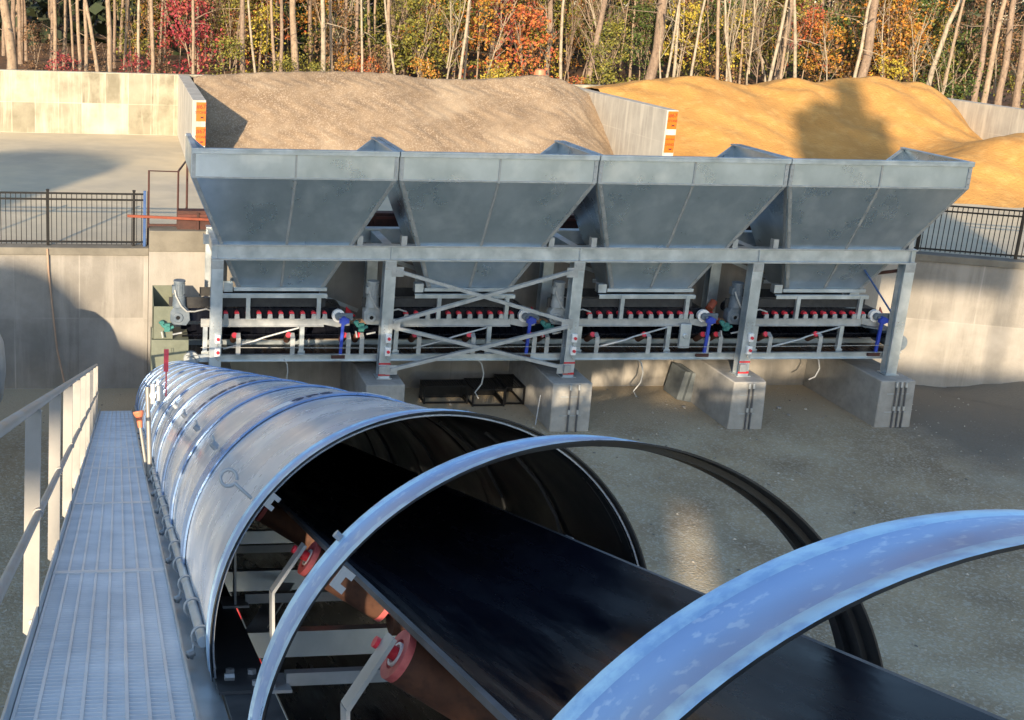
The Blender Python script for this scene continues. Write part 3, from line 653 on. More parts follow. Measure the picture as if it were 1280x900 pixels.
obj('sunlit_tan_sheet', G().box(1.2, 16.0, 1.38, 1.40, 1.30, 2.1), M['hose'], cc)  # tan sheet standing in for the sunlit back wall seen beneath
obj('pull_cord', G().tube([(-.3, .22, 1.80), (4, .22, 1.77), (8, .22, 1.80), (12, .22, 1.77), (16, .22, 1.80)], .007, 5), M['cable'], cc)
# small wear sheet beyond the last feeder
obj('end_tray', G().prism([(15.2, .28, 2.22), (16.15, .28, 2.08), (16.15, 1.2, 2.08), (15.2, 1.2, 2.22)], (0, 0, .02)), M['plate'], cc)

# chute
t = empty('discharge_chute', (-1.1, .75, 1.1), 'sage green discharge chute box in front of the headwall above the conveyor cover', 'chute')
u = G()
x0, x1, y0, y1 = -1.34, -.90, .38, 1.25
for a in ((x0, x0 + .012, y0, y1), (x1 - .012, x1, y0, y1), (x0, x1, y0, y0 + .012), (x0, x1, y1 - .012, y1)):
    u.box(*a, 1.95, 2.68)
u.prism([(x0, y1 - .012, 2.68), (x1, y1 - .012, 2.68), (x1, y1 - .012, 2.92), (x0, y1 - .012, 2.92)], (0, .012, 0)).prism([(x1 - .012, y0, 2.68), (x1 - .012, y1, 2.68), (x1 - .012, y1, 2.92)], (.012, 0, 0)).prism([(x0, y0 + .02, 2.68), (x0, y1, 2.68), (x0, y1, 2.92)], (.012, 0, 0))
u.box(x0 - .02, x0, y0, y0 + .05, 1.96, 2.2)
obj('upper_box', u, M['green'], t)
lo = G().box(-1.37, -.56, .32, 1.3, 1.10, 1.94)
obj('lower_box', lo, M['green'], t, bevel=.01)
obj('hatch', G().box(-1.10, -.94, .30, .319, 1.66, 1.76).box(-.93, -.90, .29, .319, 1.66, 1.76), M['green'], t)
obj('handle', G().box(-1.13, -1.11, .36, .379, 2.22, 2.34), M['dark_steel'], t)
obj('wiper_pulley', G().ring((-.50, .24, 1.52), (-.50, .34, 1.52), .17, .10).cyl((-.52, .20, 1.46), (-.52, .33, 1.46), .12, 16), M['motor_grey'], t)

# ------------------------------------------------------------------ piers and yard clutter
def pier(x0, x1, label, ch=0.0, bat=0.0):
    t = empty('concrete_pier', ((x0 + x1) / 2, 1, 0), label, 'pier', 'concrete piers under the frame')
    g = G(); yf = -.42; pts = [(x0 + ch, yf, 0), (x1, yf, 0), (x1, 2.44, 0), (x0, 2.44, 0)]
    if ch: pts = [(x0, yf, 0), (x1 - ch * .3, yf, 0), (x1, yf + .25, 0), (x1, 2.44, 0), (x0, 2.44, 0)]
    n = len(pts); vs = [Vector(p) + Vector((0, .0, -.02)) for p in pts] + [Vector((p[0] + (bat if p[0] < (x0 + x1) / 2 else -bat * .4), p[1] + .05, 1.125)) for p in pts]
    g.add(vs, [tuple(range(n))[::-1], tuple(range(n, 2 * n))] + [(i, (i + 1) % n, n + (i + 1) % n, n + i) for i in range(n)])
    obj('block', g, M['conc_pier'], t, bevel=.025)
    return t
def pier_pipes(t, xs, yf=-.42):
    for x in xs:
        pp = obj('conduit', G().tube([(x, yf - .025, .0), (x, yf - .01, .55), (x, yf + .025, 1.10)], .02, 8), M['conduit_dark'], t)
        obj('coupling', G().cyl((x, yf - .02, .42), (x, yf - .012, .52), .032, 8), M['galv_pale'], pp); obj('coupling', G().cyl((x, yf + .012, .98), (x, yf + .025, 1.1), .03, 8), M['galv_pale'], pp)
    st = G()
    for z in (.36, .80): obj('pipe_strap', G().box(min(xs) - .20, max(xs) + .10, yf - .01 + z * .045, yf + .012 + z * .045, z, z + .022), M['motor_grey'], t)
pier(-.42, .45, 'concrete pier under the end post, mostly hidden behind the conveyor cover')
pier(3.28, 4.15, 'grey concrete pier partly hidden behind the crest of the conveyor cover')
tp = pier(7.52, 8.44, 'square concrete pier with two pipes, beside the black mesh crates'); pier_pipes(tp, [7.92, 8.12])
tp = pier(11.75, 12.66, 'concrete pier with a clipped corner, slate plates leaning on its far side', .22, .05); pier_pipes(tp, [12.16, 12.26])
tp = pier(15.38, 16.28, 'concrete pier with three dark pipes, under the post beside the flared wall', 0, .03); pier_pipes(tp, [15.78, 15.90, 16.02])
tag(obj('leaning_rod', G().tube([(7.35, .0, .0), (7.50, .25, .62)], .014, 6), M['galv_pale']), 'thin pale rod leaning on the pier beside the black crates', 'rod')
for k, (x, lb) in enumerate(((11.52, 'slate grey plate leaning behind the clipped-corner pier, farther from it'), (11.66, 'slate grey plate leaning between the other plate and the clipped-corner pier'))):
    g = G().box(-.09, .09, -.35, .35, 0, .74); g.xform(Matrix.Translation((x, 1.75 - .1 * k, .012)) @ Matrix.Rotation(rad(11), 4, 'Y')); tag(obj('grey_plate', g, M['plate'], bevel=.006), lb, 'plate', 'slate plates by the pier')
def crate(x0, x1, y0, y1, h, label):
    t = empty('mesh_crate', ((x0 + x1) / 2, (y0 + y1) / 2, .004), label, 'crate', 'black steel mesh crates on the dirt')
    f = G(); z0 = .004
    for x in (x0, x1):
        for y in (y0, y1): f.box(x - .02, x + .02, y - .02, y + .02, z0, h)
    for z in (z0 + .03, h - .02):
        for y in (y0, y1): f.box(x0 + .02, x1 - .02, y - .018, y + .018, z - .018, z + .018)
        for x in (x0, x1): f.box(x - .018, x + .018, y0 + .02, y1 - .02, z - .018, z + .018)
    obj('frame', f, M['black'], t)
    m = G(); n = int((x1 - x0) / .06)
    for i in range(1, n):
        x = x0 + (x1 - x0) * i / n; m.box(x - .005, x + .005, y0, y1, h - .012, h - .004)
    n2 = int((y1 - y0) / .06)
    for i in range(1, n2):
        y = y0 + (y1 - y0) * i / n2; m.box(x0, x1, y - .005, y + .005, h - .0035, h + .003)
    m.box(x0 + .02, x1 - .02, y1 - .004, y1 + .004, .05, h - .04)
    obj('mesh_top', m, M['black'], t, smooth=0)
crate(5.1, 6.14, 1.35, 1.75, .46, 'long low black crate frame at the conveyor cover end of the three')
crate(6.22, 6.98, 1.15, 1.88, .45, 'black mesh crate in the middle of the three between the piers')
crate(6.98 + .06, 7.50, 1.25, 2.1, .46, 'black mesh crate against the square pier')
def loop(name, pts, lb, r=.016): tag(obj(name, G().tube(pts, r, 6), M['cable']), lb, 'cable', 'cable ends hanging under the conveyor')
def curl(x, y, z): return [(x, y, z), (x + .12, y - .02, z - .10), (x + .20, y, z - .35), (x + .18, y + .02, z - .6), (x + .05, y + .05, z - .82), (x + .16, y + .1, z - .98)]
loop('hanging_cable', curl(5.95, .35, 1.46), 'pale cable end hanging below the conveyor over the black crates')
loop('hanging_cable', curl(9.75, .35, 1.46), 'pale cable end hanging over bare dirt between the two piped piers')
loop('hanging_cable', [(14.1, .35, 1.5), (14.22, .3, 1.42), (14.28, .3, 1.2), (14.2, .3, 1.0), (14.06, .32, .92)], 'pale cable loop hanging beside the three-pipe pier')
loop('hanging_cable', [(1.55, .3, 1.5), (1.62, .28, 1.38), (1.64, .28, 1.2), (1.62, .3, 1.0)], 'short pale cable hanging just above the conveyor cover')
for k in range(14):      # scraps of dirt and stone under the frame
    x, y, s = RNG.uniform(5, 15), RNG.uniform(.2, 2.2), RNG.uniform(.03, .07)
    if min(abs(x - q) for q in (8, 12.2, 15.8)) < .7: continue
    bm = bmesh.new(); bmesh.ops.create_icosphere(bm, subdivisions=1, radius=s)
    g = G(); g.add([(v.co.x * RNG.uniform(.8, 1.3) + x, v.co.y * RNG.uniform(.8, 1.3) + y, v.co.z * .6 + s * .45) for v in bm.verts], [tuple(v.index for v in f.verts) for f in bm.faces]); bm.free()
    tag(obj('stone', g, M['conc_pier']), 'small loose stone on the dirt between the piers', 'stone', 'loose stones under the frame')

r = np.random.RandomState(11); g = G()
for i in range(5200):
    x, y = r.uniform(-9, 19), r.uniform(-19, 2.2)
    if abs(x + .6) < 1.2 and y < 2: pass
    s_ = .012 + .03 * r.uniform() ** 2.5; a = r.uniform(0, 6.28); c_, n_s = math.cos(a) * s_, math.sin(a) * s_; k = r.uniform(.5, .9); n0 = len(g.v)
    g.v += [(x + c_, y + n_s, .003), (x - n_s * k, y + c_ * k, .003), (x - c_, y - n_s, .003), (x + n_s * k, y - c_ * k, .003), (x + c_ * .2, y + n_s * .1, s_ * r.uniform(.6, 1.1))]
    g.f += [(n0, n0 + 1, n0 + 4), (n0 + 1, n0 + 2, n0 + 4), (n0 + 2, n0 + 3, n0 + 4), (n0 + 3, n0, n0 + 4)]
o = bpy.data.objects.new('loose_gravel', mesh_of('loose_gravel', g, leafmat('crushed_stone', [(.10, .095, .085), (.30, .27, .22), (.48, .44, .37), (.20, .18, .15)]), smooth=0, fix=False)); COL.objects.link(o)
tag(o, 'loose crushed stone scattered over the packed yard', 'gravel', None, 'stuff')

# ------------------------------------------------------------------ inclined conveyor (local x = across, y = down the slope, z = normal to it)
U = Vector((-.00421, .94882, -.31579)).normalized(); V = U.cross(Vector((0, 0, 1))).normalized(); Nn = V.cross(U)
CM = Matrix(((V.x, U.x, Nn.x, CAM.x), (V.y, U.y, Nn.y, CAM.y), (V.z, U.z, Nn.z, CAM.z), (0, 0, 0, 1)))
def cthing(name, label, cat, group=None, at=(0, 0, 0)):
    return empty(name, None, label, cat, group, CM)
VC, NC, RC, KT = 1.324, -1.209, .948, -.181
NB = -1.37; UEND = 25.6
cv = cthing('belt_conveyor', 'inclined belt conveyor with a black troughed belt running down towards the hoppers', 'conveyor')
# belt section
def belt_section(vc, n_e, half, flat, ang, th):
    dn = (half - flat) * math.tan(rad(ang)); pts = [(vc - half, n_e)]
    for k in range(1, 5):
        t = k / 5; pts.append((vc - half + (half - flat) * t, n_e - dn * (t + .12 * math.sin(math.pi * t) * t)))
    pts += [(vc - flat * .8, n_e - dn * 1.03), (vc, n_e - dn * 1.06), (vc + flat * .8, n_e - dn * 1.03)]
    for k in range(4, 0, -1):
        t = k / 5; pts.append((vc + half - (half - flat) * t, n_e - dn * (t + .12 * math.sin(math.pi * t) * t)))
    pts.append((vc + half, n_e)); return pts
sec = belt_section(VC, -.775, .493, .22, 28, .015)
st = []
for k in range(60):
    u_ = -5 + k * 31.4 / 59; top = [(a, u_, b) for a, b in sec]; bot = [(a, u_, b - .016) for a, b in reversed(sec)]; st.append(top + bot)
obj('belt', G().sweep(None, st), M['belt'], cv, smooth=50)
eg = G()
for sx in (-1, 1): eg.box(VC + sx * .493 - (.004 if sx < 0 else -.002), VC + sx * .493 + (-.002 if sx < 0 else .004) + (.0 if sx < 0 else 0), -5, 26.4, -.793, -.772) if False else None
obj('belt_edge', G().box(VC - .512, VC - .494, -5, 26.4, -.797, -.776).box(VC + .494, VC + .512, -5, 26.4, -.797, -.776), M['belt_edge'], cv)
obj('return_belt', G().box(VC - .5, VC + .5, -5, 26, -1.80, -1.785), M['belt'], cv)
sg = G()
for sx in (-1, 1):
    c = VC + sx * .80; sg.box(c - .10, c + .10, -5, UEND, NB - .006, NB).box(c - .10, c - .09, -5, UEND, NB - .25, NB - .006).box(c - .10, c + .10, -5, UEND, NB - .256, NB - .25)
obj('stringer', sg, M['dark_steel'], cv)
tr = G()
for sx in (-1, 1):
    c = VC + sx * .80; tr.box(c - .05, c + .05, -5, UEND, NB - 1.15, NB - 1.05)
    for k in range(16): tr.bar((c, -5 + k * 1.9, NB - .25), (c, -5 + k * 1.9 + .95, NB - 1.06), .06, .06, (1, 0, 0)).bar((c, -5 + k * 1.9 + .95, NB - 1.06), (c, -5 + k * 1.9 + 1.9, NB - .25), .06, .06, (1, 0, 0))
obj('truss_lacing', tr, M['galv'], cv)
for k in range(15):
    uu = 2.5 + k * 1.5
    obj('cross_member', G().box(VC - .70, VC + .70, uu, uu + .012, NB - .12, NB).box(VC - .70, VC + .70, uu + .0121, uu + .09, NB - .012, NB), M['galv'], cv)
    if k % 2 == 0: obj('diagonal_brace', G().bar((VC - .68, uu + .1, NB - .06), (VC - .30, uu + 1.4, NB - .06), .10, .012), M['galv'], cv)
for uu, dz in ((-1.5, 9), (7, 4.3), (14, 2.0)):     # trestle legs
    for sx in (-1, 1):
        top = CM @ Vector((VC + sx * .8, uu, NB - 1.1)); inv = CM.inverted(); bot = inv @ Vector((top.x, top.y, 0))
        obj('trestle_leg', G().bar((VC + sx * .8, uu, NB - 1.1), bot, .2, .2, (1, 0, 0)), M['galv'], cv)
tail = (VC, 25.2, -1.05)
obj('tail_pulley', G().cyl((VC - .55, 26.4, -1.32), (VC + .55, 26.4, -1.32), .33, 24), M['dark_steel'], cv)
IDL = [1.66, 3.17, 4.66, 6.15, 7.64, 9.13, 10.6]
for uu in IDL:
    br = G(); ca, sa = math.cos(rad(30)), math.sin(rad(30))
    for sx in (-1, 1):
        a = (VC + sx * .70, uu - .05, NB + .005); b = (VC + sx * .70, uu - .05, -.985); c = (VC + sx * .565, uu - .05, -.80)
        br.bar(a, b, .012, .075, (0, 1, 0)).bar(b, c, .012, .075, (0, 1, 0)).box(VC + sx * .70 - .07, VC + sx * .70 + .07, uu - .12, uu + .12, NB, NB + .012)
    br.box(VC - .64, VC + .64, uu - .03, uu + .03, NB + .0, NB + .05)
    it = obj('idler_frame', br, M['galv_pale'], cv)
    for sx in (-1, 1):
        p = Vector((VC + sx * .535, uu, -.868)); q = Vector((VC + sx * .225, uu, -1.062)); dd = (q - p).normalized()
        obj('roller', G().cyl(p, q, .075, 24), M['rust'], it)
        obj('roller_end', G().ring(p - dd * .012, p + dd * .01, .0755, .045).ring(p - dd * .002, p + dd * .01, .045, .020), M['pink'], it); obj('roller_end', G().ring(q - dd * .01, q + dd * .012, .0755, .02), M['pink'], it)
        obj('bearing_seal', G().ring(p - dd * .014, p - dd * .001, .036, .028), M['white'], it)
        obj('axle_cap', G().cyl(p - dd * .062, p - dd * .0, .021, 14).cyl(p - dd * .082, p - dd * .0705, .017, 12), M['redplastic'], it); obj('axle_cap', G().cyl(q, q + dd * .05, .024, 12), M['redplastic'], it)
    obj('roller', G().cyl((VC - .20, uu, -1.115), (VC + .20, uu, -1.115), .075, 20), M['rust'], it)
    obj('return_roller', G().cyl((VC - .55, uu + .6, -1.88), (VC + .55, uu + .6, -1.88), .07, 14), M['red'], it)
# hoops and cover
def cyl_pt(a, u0, r, vc=None, nc=NC):
    vc = VC if vc is None else vc
    n = nc + r * math.sin(a); return (vc + r * math.cos(a), u0 + KT * (n - nc), n)
def hoop_geo(u0, w, r=RC, a0=rad(-9), a1=rad(189), n=72, lip=.003, flange=.02, th=.003, wob=0):
    prof = [(0, 0), (0, lip), (.040, lip), (.046, 0.0), (w - .046, 0.0), (w - .040, lip), (w, lip), (w, -th), (w * .72, -th), (w * .72, -flange), (w * .66, -flange), (w * .66, -th), (w * .34, -th), (w * .34, -flange), (w * .28, -flange), (w * .28, -th), (0, -th)]
    st = []
    for i in range(n + 1):
        a = a0 + (a1 - a0) * i / n
        st.append([cyl_pt(a, u0 + pu, r + pr + wob * math.sin(9 * a + u0)) for pu, pr in prof])
    return G().sweep(None, st)
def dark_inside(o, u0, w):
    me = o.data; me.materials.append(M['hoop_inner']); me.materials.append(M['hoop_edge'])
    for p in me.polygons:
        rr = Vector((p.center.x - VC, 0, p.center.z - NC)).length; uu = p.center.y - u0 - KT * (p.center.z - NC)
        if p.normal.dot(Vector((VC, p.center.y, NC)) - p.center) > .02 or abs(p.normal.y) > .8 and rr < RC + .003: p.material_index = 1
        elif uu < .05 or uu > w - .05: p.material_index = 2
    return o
def strap_geo(u0, w, r, n=60, th=.012):
    st = []
    for i in range(n + 1):
        a = rad(-9) + rad(198) * i / n; st.append([cyl_pt(a, u0, r), cyl_pt(a, u0 + w, r), cyl_pt(a, u0 + w, r - th), cyl_pt(a, u0, r - th)])
    return G().sweep(None, st)
cov = cthing('conveyor_cover', 'half-round galvanised cover tunnel over the conveyor, ribbed with bluish bands', 'conveyor cover')
BU = [6.55, 8.05, 9.6, 11.15] + [12.7 + 1.5 * k for k in range(9)]
def sheet_geo(ua, ub, seed, nu=14, na=90):
    st = []
    for i in range(nu + 1):
        uu = ua + (ub - ua) * i / nu; row = []
        for k in range(na + 1):
            a = rad(-9) + rad(198) * k / na
            dent = .004 * math.sin(2.2 * uu + 3 * a + seed) * math.sin(5 * a + seed * 1.7) + .004 * math.sin(6 * uu + 7 * a + seed)
            ed = math.sin(math.pi * min(1, max(0, (uu - ua) / (ub - ua)))); row.append(cyl_pt(a, uu, RC - .012 + dent * ed))
        st.append(row)
    return G().sweep(None, st, closed=False)
edges = [4.70] + BU; SGN = -1
for i in range(len(edges) - 1):
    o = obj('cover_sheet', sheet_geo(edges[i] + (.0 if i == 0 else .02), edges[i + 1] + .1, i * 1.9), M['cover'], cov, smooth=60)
    o.data.materials.append(M['inside_shade']); md = o.modifiers.new('thickness', 'SOLIDIFY'); md.thickness = .008; md.offset = SGN; md.material_offset = 1; md.material_offset_rim = 0
for i, uu in enumerate(BU): obj('band', strap_geo(uu, .27, RC + .004), M['band'], cov)
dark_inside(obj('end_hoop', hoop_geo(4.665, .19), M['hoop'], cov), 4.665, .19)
# inner stiffener bars seen through the mouth
iv = G()
for uu in (5.5, 6.3, 7.6, 9.0):
    ps = [cyl_pt(rad(60 - k * 12), uu, RC - .03) for k in range(7)]; obj('inner_rib', G().tube(ps, .010, 6), M['dark_steel'], cov)
# eye bolt handles
def eye_bolt(a, u0, ln, m, parent):
    p = Vector(cyl_pt(a, u0, RC)); dd = Vector((math.cos(a) * .85, .42, math.sin(a) * 1.0)).normalized(); q = p + dd * ln; g = G().tube([p, q], .008, 8)
    s2 = dd.cross(q.normalized()).normalized(); R0 = .036; c = q + dd * R0      # ring lies square to the line of sight of someone on the walkway
    g.tube([c + (-dd * math.cos(t) + s2 * math.sin(t)) * R0 for t in [2 * math.pi * k / 22 * .93 for k in range(23)]], .008, 8)
    return obj('eye_bolt', g, m, parent)
eye_bolt(rad(143), 4.93, .10, M['galv_pale'], cov)
for i, uu in enumerate(BU[:4]):
    p = cyl_pt(rad(140), uu + .2, RC + .03); q = cyl_pt(rad(138), uu + .62, RC + .05); g = G().tube([p, q], .009, 6); g.cyl(p, Vector(p) + Vector((-.03, .0, .03)), .022, 8)
    obj('latch_rod', g, M['galv_pale'], cov)
# stickers and marker writing on the bands
def on_cover(g, a_mid, u_mid, r, flip=1):
    vs = []
    for x, y, z in g.v: vs.append(cyl_pt(a_mid - x / r, u_mid + y, r + z))
    g.v = vs; return g
def patch(a, u0, wa, wu, m, nm):
    g = G(); st = []
    for i in range(9): 
        x = -wa / 2 + wa * i / 8; st.append([(x, -wu / 2, .004), (x, wu / 2, .004), (x, wu / 2, .001), (x, -wu / 2, .001)])
    g.sweep(None, st); obj(nm, on_cover(g, a, u0, RC + .004), m, cov)
patch(rad(114), 6.67, .14, .16, M['white'], 'sticker'); patch(rad(79), 6.67, .14, .17, M['white'], 'sticker')
for txt, a, uu, sz in (('9PS', 102, 6.69, .17), ('d11470', 133, 9.74, .2), ('58295', 112, 9.74, .18)):
    tg = text_geo(txt, sz, .001); obj('marker_writing', on_cover(tg, rad(a), uu, RC + .0065), M['marker'], cov, smooth=0)
# hinge pipe and clips along the foot of the cover
hp = obj('hinge_pipe', G().tube([(.365, 4.9, -1.25), (.365, 25, -1.25)], .024, 12), M['galv'], cov)
for k in range(26):
    uu = 5.0 + .55 * k; g = G(); c = Vector((.365, uu, -1.25))
    g.tube([c + Vector((math.cos(t) * .043, 0, math.sin(t) * .043)) for t in [2 * math.pi * j / 14 for j in range(15)]], .007, 6)
    if k % 2 == 0: g.tube([(.34, uu + .08, -1.29), (.325, uu + .05, -1.36)], .008, 6).cyl((.335, uu + .05, -1.33), (.305, uu + .04, -1.34), .018, 8)
    obj('hinge_clip', g, M['galv_pale'], hp)
fp = G().box(.40, .62, 4.55, 4.86, NB + .001, NB + .014); obj('foot_plate', fp, M['dark_steel'], cov)
fb = G()
for a, b in ((.56, 4.62), (.56, 4.78), (.47, 4.80)): fb.cyl((a, b, NB + .014), (a, b, NB + .032), .02, 6)
fb.cyl((.43, 4.62, -1.32), (.47, 4.62, -1.32), .015, 6)
obj('bolt', fb, M['galv_pale'], cov)

def hoop(u0, w, label, r=RC):
    t = cthing('cover_hoop', label, 'hoop', 'bare cover hoops')
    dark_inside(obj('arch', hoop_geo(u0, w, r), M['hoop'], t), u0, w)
    f = G(); 
    for sx in (-1, 1): f.box(min(VC + sx * .72, VC + sx * .94), max(VC + sx * .72, VC + sx * .94), u0 + .02, u0 + .24, NB + .001, NB + .014)
    obj('foot_plate', f, M['dark_steel'], t)
    if u0 < 2: return t
    nb = G(); p = Vector(cyl_pt(rad(136), u0 + .19, r + .002)); dd = Vector((math.cos(rad(136)), 0, math.sin(rad(136)))); nb.cyl(p, p + dd * .022, .013, 6)
    p = Vector(cyl_pt(rad(172), u0 + .12, r + .002)); nb.cyl(p, p + Vector((-.02, 0, 0)), .013, 6)
    obj('nut', nb, M['galv_pale'], t)
    return t
hB = hoop(3.172, .212, 'thinner-looking bare hoop standing free over the belt just before the cover mouth')
VC += .035
hC = hoop(1.57, .235, 'big scratched bluish bare hoop, partly cut off at the corner of the frame')
VC -= .035
def clip(t, u0, a, r=RC):
    g = G(); pr = [(-.032, 0), (.032, 0), (.032, .042), (.012, .042), (.012, .022), (-.012, .022), (-.012, .042), (-.032, .042)]
    c = Vector(cyl_pt(a, u0 - .001, r - .004)); tang = Vector((-math.sin(a), 0, math.cos(a))); inn = Vector((-math.cos(a), 0, -math.sin(a)))
    g.prism([c + tang * x + inn * y for x, y in pr], (0, -.008, 0)); obj('notched_clip', g, M['galv_pale'], t)
clip(cov, 4.65, rad(140)); clip(hB, 3.165, rad(141))

# ------------------------------------------------------------------ walkway
wk = cthing('walkway', 'narrow bluish galvanised grating walkway sloping down beside the conveyor cover', 'walkway')
W0, W1 = -.395, .285
def tread(ua, ub, fine):
    g = G(); n = 8; pw = (W1 - W0) / n
    for i in range(n):
        x = W0 + pw * i; g.box(x + .002, x + .016, ua, ub, NB - .045, NB)
        m_ = int((ub - ua) / .05); hw = .0155
        for k in range(m_):
            y = ua + (k + .5) * (ub - ua) / m_ + (.014 if i % 2 else 0); a, b = x + .0165, x + pw + .0015
            g.add([(a, y - hw, NB - .014), (b, y - hw, NB - .014), (b, y + hw, NB - .020), (a, y + hw, NB - .020), (a, y - hw * .45, NB - .003), (b, y - hw * .45, NB - .003), (a, y + hw * .3, NB - .004), (b, y + hw * .3, NB - .004)],
                  [(0, 1, 5, 4), (4, 5, 7, 6), (6, 7, 2, 3), (0, 4, 6, 3), (1, 2, 7, 5), (0, 3, 2, 1)])
    g.box(W0, W1, ua, ua + .03, NB - .03, NB + .004).box(W0, W1, ub - .03, ub, NB - .03, NB + .004)
    return g
SE = [1.0, 4.02, 7.13, 10.25, 13.25, 16.0, 19.1, 22.2, 25.4]
for i in range(len(SE) - 1):
    obj('grating_panel', tread(SE[i] + .006, SE[i + 1] - .006, SE[i] < 12), M['tread'], wk, smooth=0)
tb = G().box(W0 - .012, W0 - .002, 1, 25.4, NB - .06, NB + .075).box(W0 - .002, W0 + .02, 1, 25.4, NB - .06, NB - .048)
obj('toe_board', tb, M['galv'], wk)
obj('side_plate', G().box(W1 + .002, W1 + .012, 1, 25.4, NB - .15, NB + .03).box(W1 + .012, .418, 1, 25.4, NB - .032, NB - .02), M['galv'], wk)
bk = G()
for k in range(13): bk.bar((W0, 1.5 + 2 * k, NB - .09), (.46, 1.5 + 2 * k, NB - .09), .06, .06).bar((W0 + .05, 1.5 + 2 * k, NB - .12), (.46, 1.5 + 2 * k, NB - .75), .05, .05)
obj('bracket', bk, M['galv'], wk)
hr = cthing('handrail', 'pale pipe handrail on flat posts along the outer edge of the walkway', 'handrail')
RX = -.43
obj('top_rail', G().tube([(RX, .6, -.29), (RX, 22.15, -.30)], .026, 14), M['rail'], hr)
obj('mid_rail', G().tube([(RX + .03, .6, -.83), (RX + .03, 22.1, -.82)], .02, 12), M['rail'], hr)
for k in range(9):
    uu = 5.88 + 2.0 * k if k < 8 else 21.9
    g = G(); pr = [(RX - .042, NB - .05 - .0), (RX + .036, NB - .11), (RX + .036, -.305), (RX - .042, -.305)]
    g.prism([(x, uu, z) for x, z in pr], (0, .010, 0)); g.box(RX + .028, RX + .036, uu + .01, uu + .055, NB - .10, -.31)
    o = obj('post', g, M['post'], hr, smooth=0)
    fit = G().cyl((RX + .03, uu - .05, -.826), (RX + .03, uu - .002, -.826), .027, 12).cyl((RX + .0, uu - .012, NB + .0), (RX, uu, NB + .0), .014, 6)
    obj('rail_fitting', fit, M['rail'], o)
# pull-cord switch on a pole, paddle beside it
t = cthing('safety_switch', 'grey switch box with a red flag lever on a pale pole beside the cover', 'switch')
uS = 12.0
obj('pole', G().tube([(.335, uS, -1.36), (.305, uS, -.40)], .026, 12), M['post'], t)
obj('box', G().box(.335, .385, uS - .03, uS + .05, -.58, -.36).box(.40, .47, uS - .03, uS + .05, -.55, -.38), M['galv_pale'], t, bevel=.008)
obj('cap', G().cyl((.415, uS, -.38), (.415, uS, -.32), .014, 8), M['white'], t); obj('dial', G().cyl((.36, uS - .06, -.49), (.36, uS - .03, -.49), .035, 12), M['white'], t)
fl = G().bar((.50, uS, -.24), (.505, uS, .0), .05, .008, (0, 1, 0)).tube([(.503, uS, -.24), (.50, uS, -.50)], .009, 6)
obj('flag_lever', fl, M['redplastic'], t)
t = cthing('plunger', 'pale rod with a faded orange cup leaning on the pole by the walkway end', 'plunger')
obj('handle', G().tube([(.315, uS + .25, -1.36), (.23, uS + .25, -.80)], .018, 10), M['post'], t)
obj('cup', G().tube([(.236, uS + .25, -.84), (.225, uS + .25, -.74), (.215, uS + .25, -.68), (.212, uS + .25, -.665)], [.025, .035, .06, .055], 16), M['funnel'], t)

# things on the yard left of the walkway
t = empty('rolled_pipe_section', (-5.2, -10, 0), 'polished corrugated steel pipe standing upright in the shade beyond the handrail', 'pipe')
g = G(); zs = []; rs_ = []
for k in range(40): zs.append(.02 + 1.6 * k / 39); rs_.append(.20 + .012 * math.sin(k * 1.4))
g.tube([(-5.2, -10, z) for z in zs], rs_, 20); obj('shell', g, M['hoop'], t)
for k, (x, y, a, lb) in enumerate(((-5.9, -14.6, .4, 'crumpled brown cardboard scrap on the dark yard beside the walkway'), (-6.6, -15.4, 1.4, 'torn pale cardboard scrap at the edge of the yard by the walkway'))):
    g = G(); n = 6
    st = [[(-.35 + .7 * i / n, -.25 + .5 * j / n, .06 + .05 * math.sin(2.2 * i + k) * math.cos(1.7 * j)) for j in range(n + 1)] for i in range(n + 1)]
    g.sweep(None, st, closed=False).xform(Matrix.Translation((x, y, 0)) @ Matrix.Rotation(a, 4, 'Z')); tag(obj('cardboard_scrap', g, M['card'], solid=.012), lb, 'cardboard', 'cardboard scraps on the yard')
t = empty('horizontal_tank', (-6.3, .4, 0), 'pale horizontal tank with a domed end at the frame edge before the retaining wall', 'tank')
g = G(); xs = [-10, -4.9, -4.65, -4.45, -4.30, -4.24]; rr = [1.1, 1.1, 1.04, .88, .58, .17]
g.tube([(x, -2.0, 2.1) for x in xs], rr, 36); obj('shell', g, M['galv_pale'], t, smooth=50)
obj('cradle', G().box(-9.2, -8.9, -2.8, -1.2, 0, 1.4).box(-5.7, -5.4, -2.8, -1.2, 0, 1.4), M['conc_pier'], t)

# ------------------------------------------------------------------ plant behind the viewpoint (unseen, shaped to throw the big shadows)
S0 = -56.0; H0 = math.tan(EL) * 56.0
def plant(name, l, label, cat):
    m = Matrix.Rotation(-AZ, 4, 'Z'); base = m @ Vector((0, S0, 0))
    return empty(name, None, label, cat, None, Matrix.Translation(base) @ m)
t = plant('low_shade_block', 0, 'long low grey slotted building behind the conveyor, unseen, added to shade the yard', 'building')
hg = lambda gg: H0 + gg
g = G()
g.prism([(-1.2, -2, 0), (9.25, -2, 0), (9.25, -2, hg(1.15)), (4.5, -2, hg(.5)), (-1.2, -2, hg(.5))], (0, 4, 0))  # added sun blocker, outline chosen for the shade it throws
g.prism([(10.25, -2, 0), (21, -2, 0), (21, -2, hg(2.6)), (14.3, -2, hg(2.4)), (10.25, -2, hg(1.25))], (0, 4, 0))
g.box(9.25, 10.25, -.1, .1, hg(-.12), hg(1.5)).box(9.25, 10.25, -.1, .1, 0, hg(-1.05)).box(9.25, 9.50, -.1, .1, hg(-1.05), hg(-.12)).box(10.08, 10.25, -.1, .1, hg(-1.05), hg(-.12))  # opening left so a patch of sun lands on the yard
obj('slotted_wall', g, M['galv'], t, smooth=0)
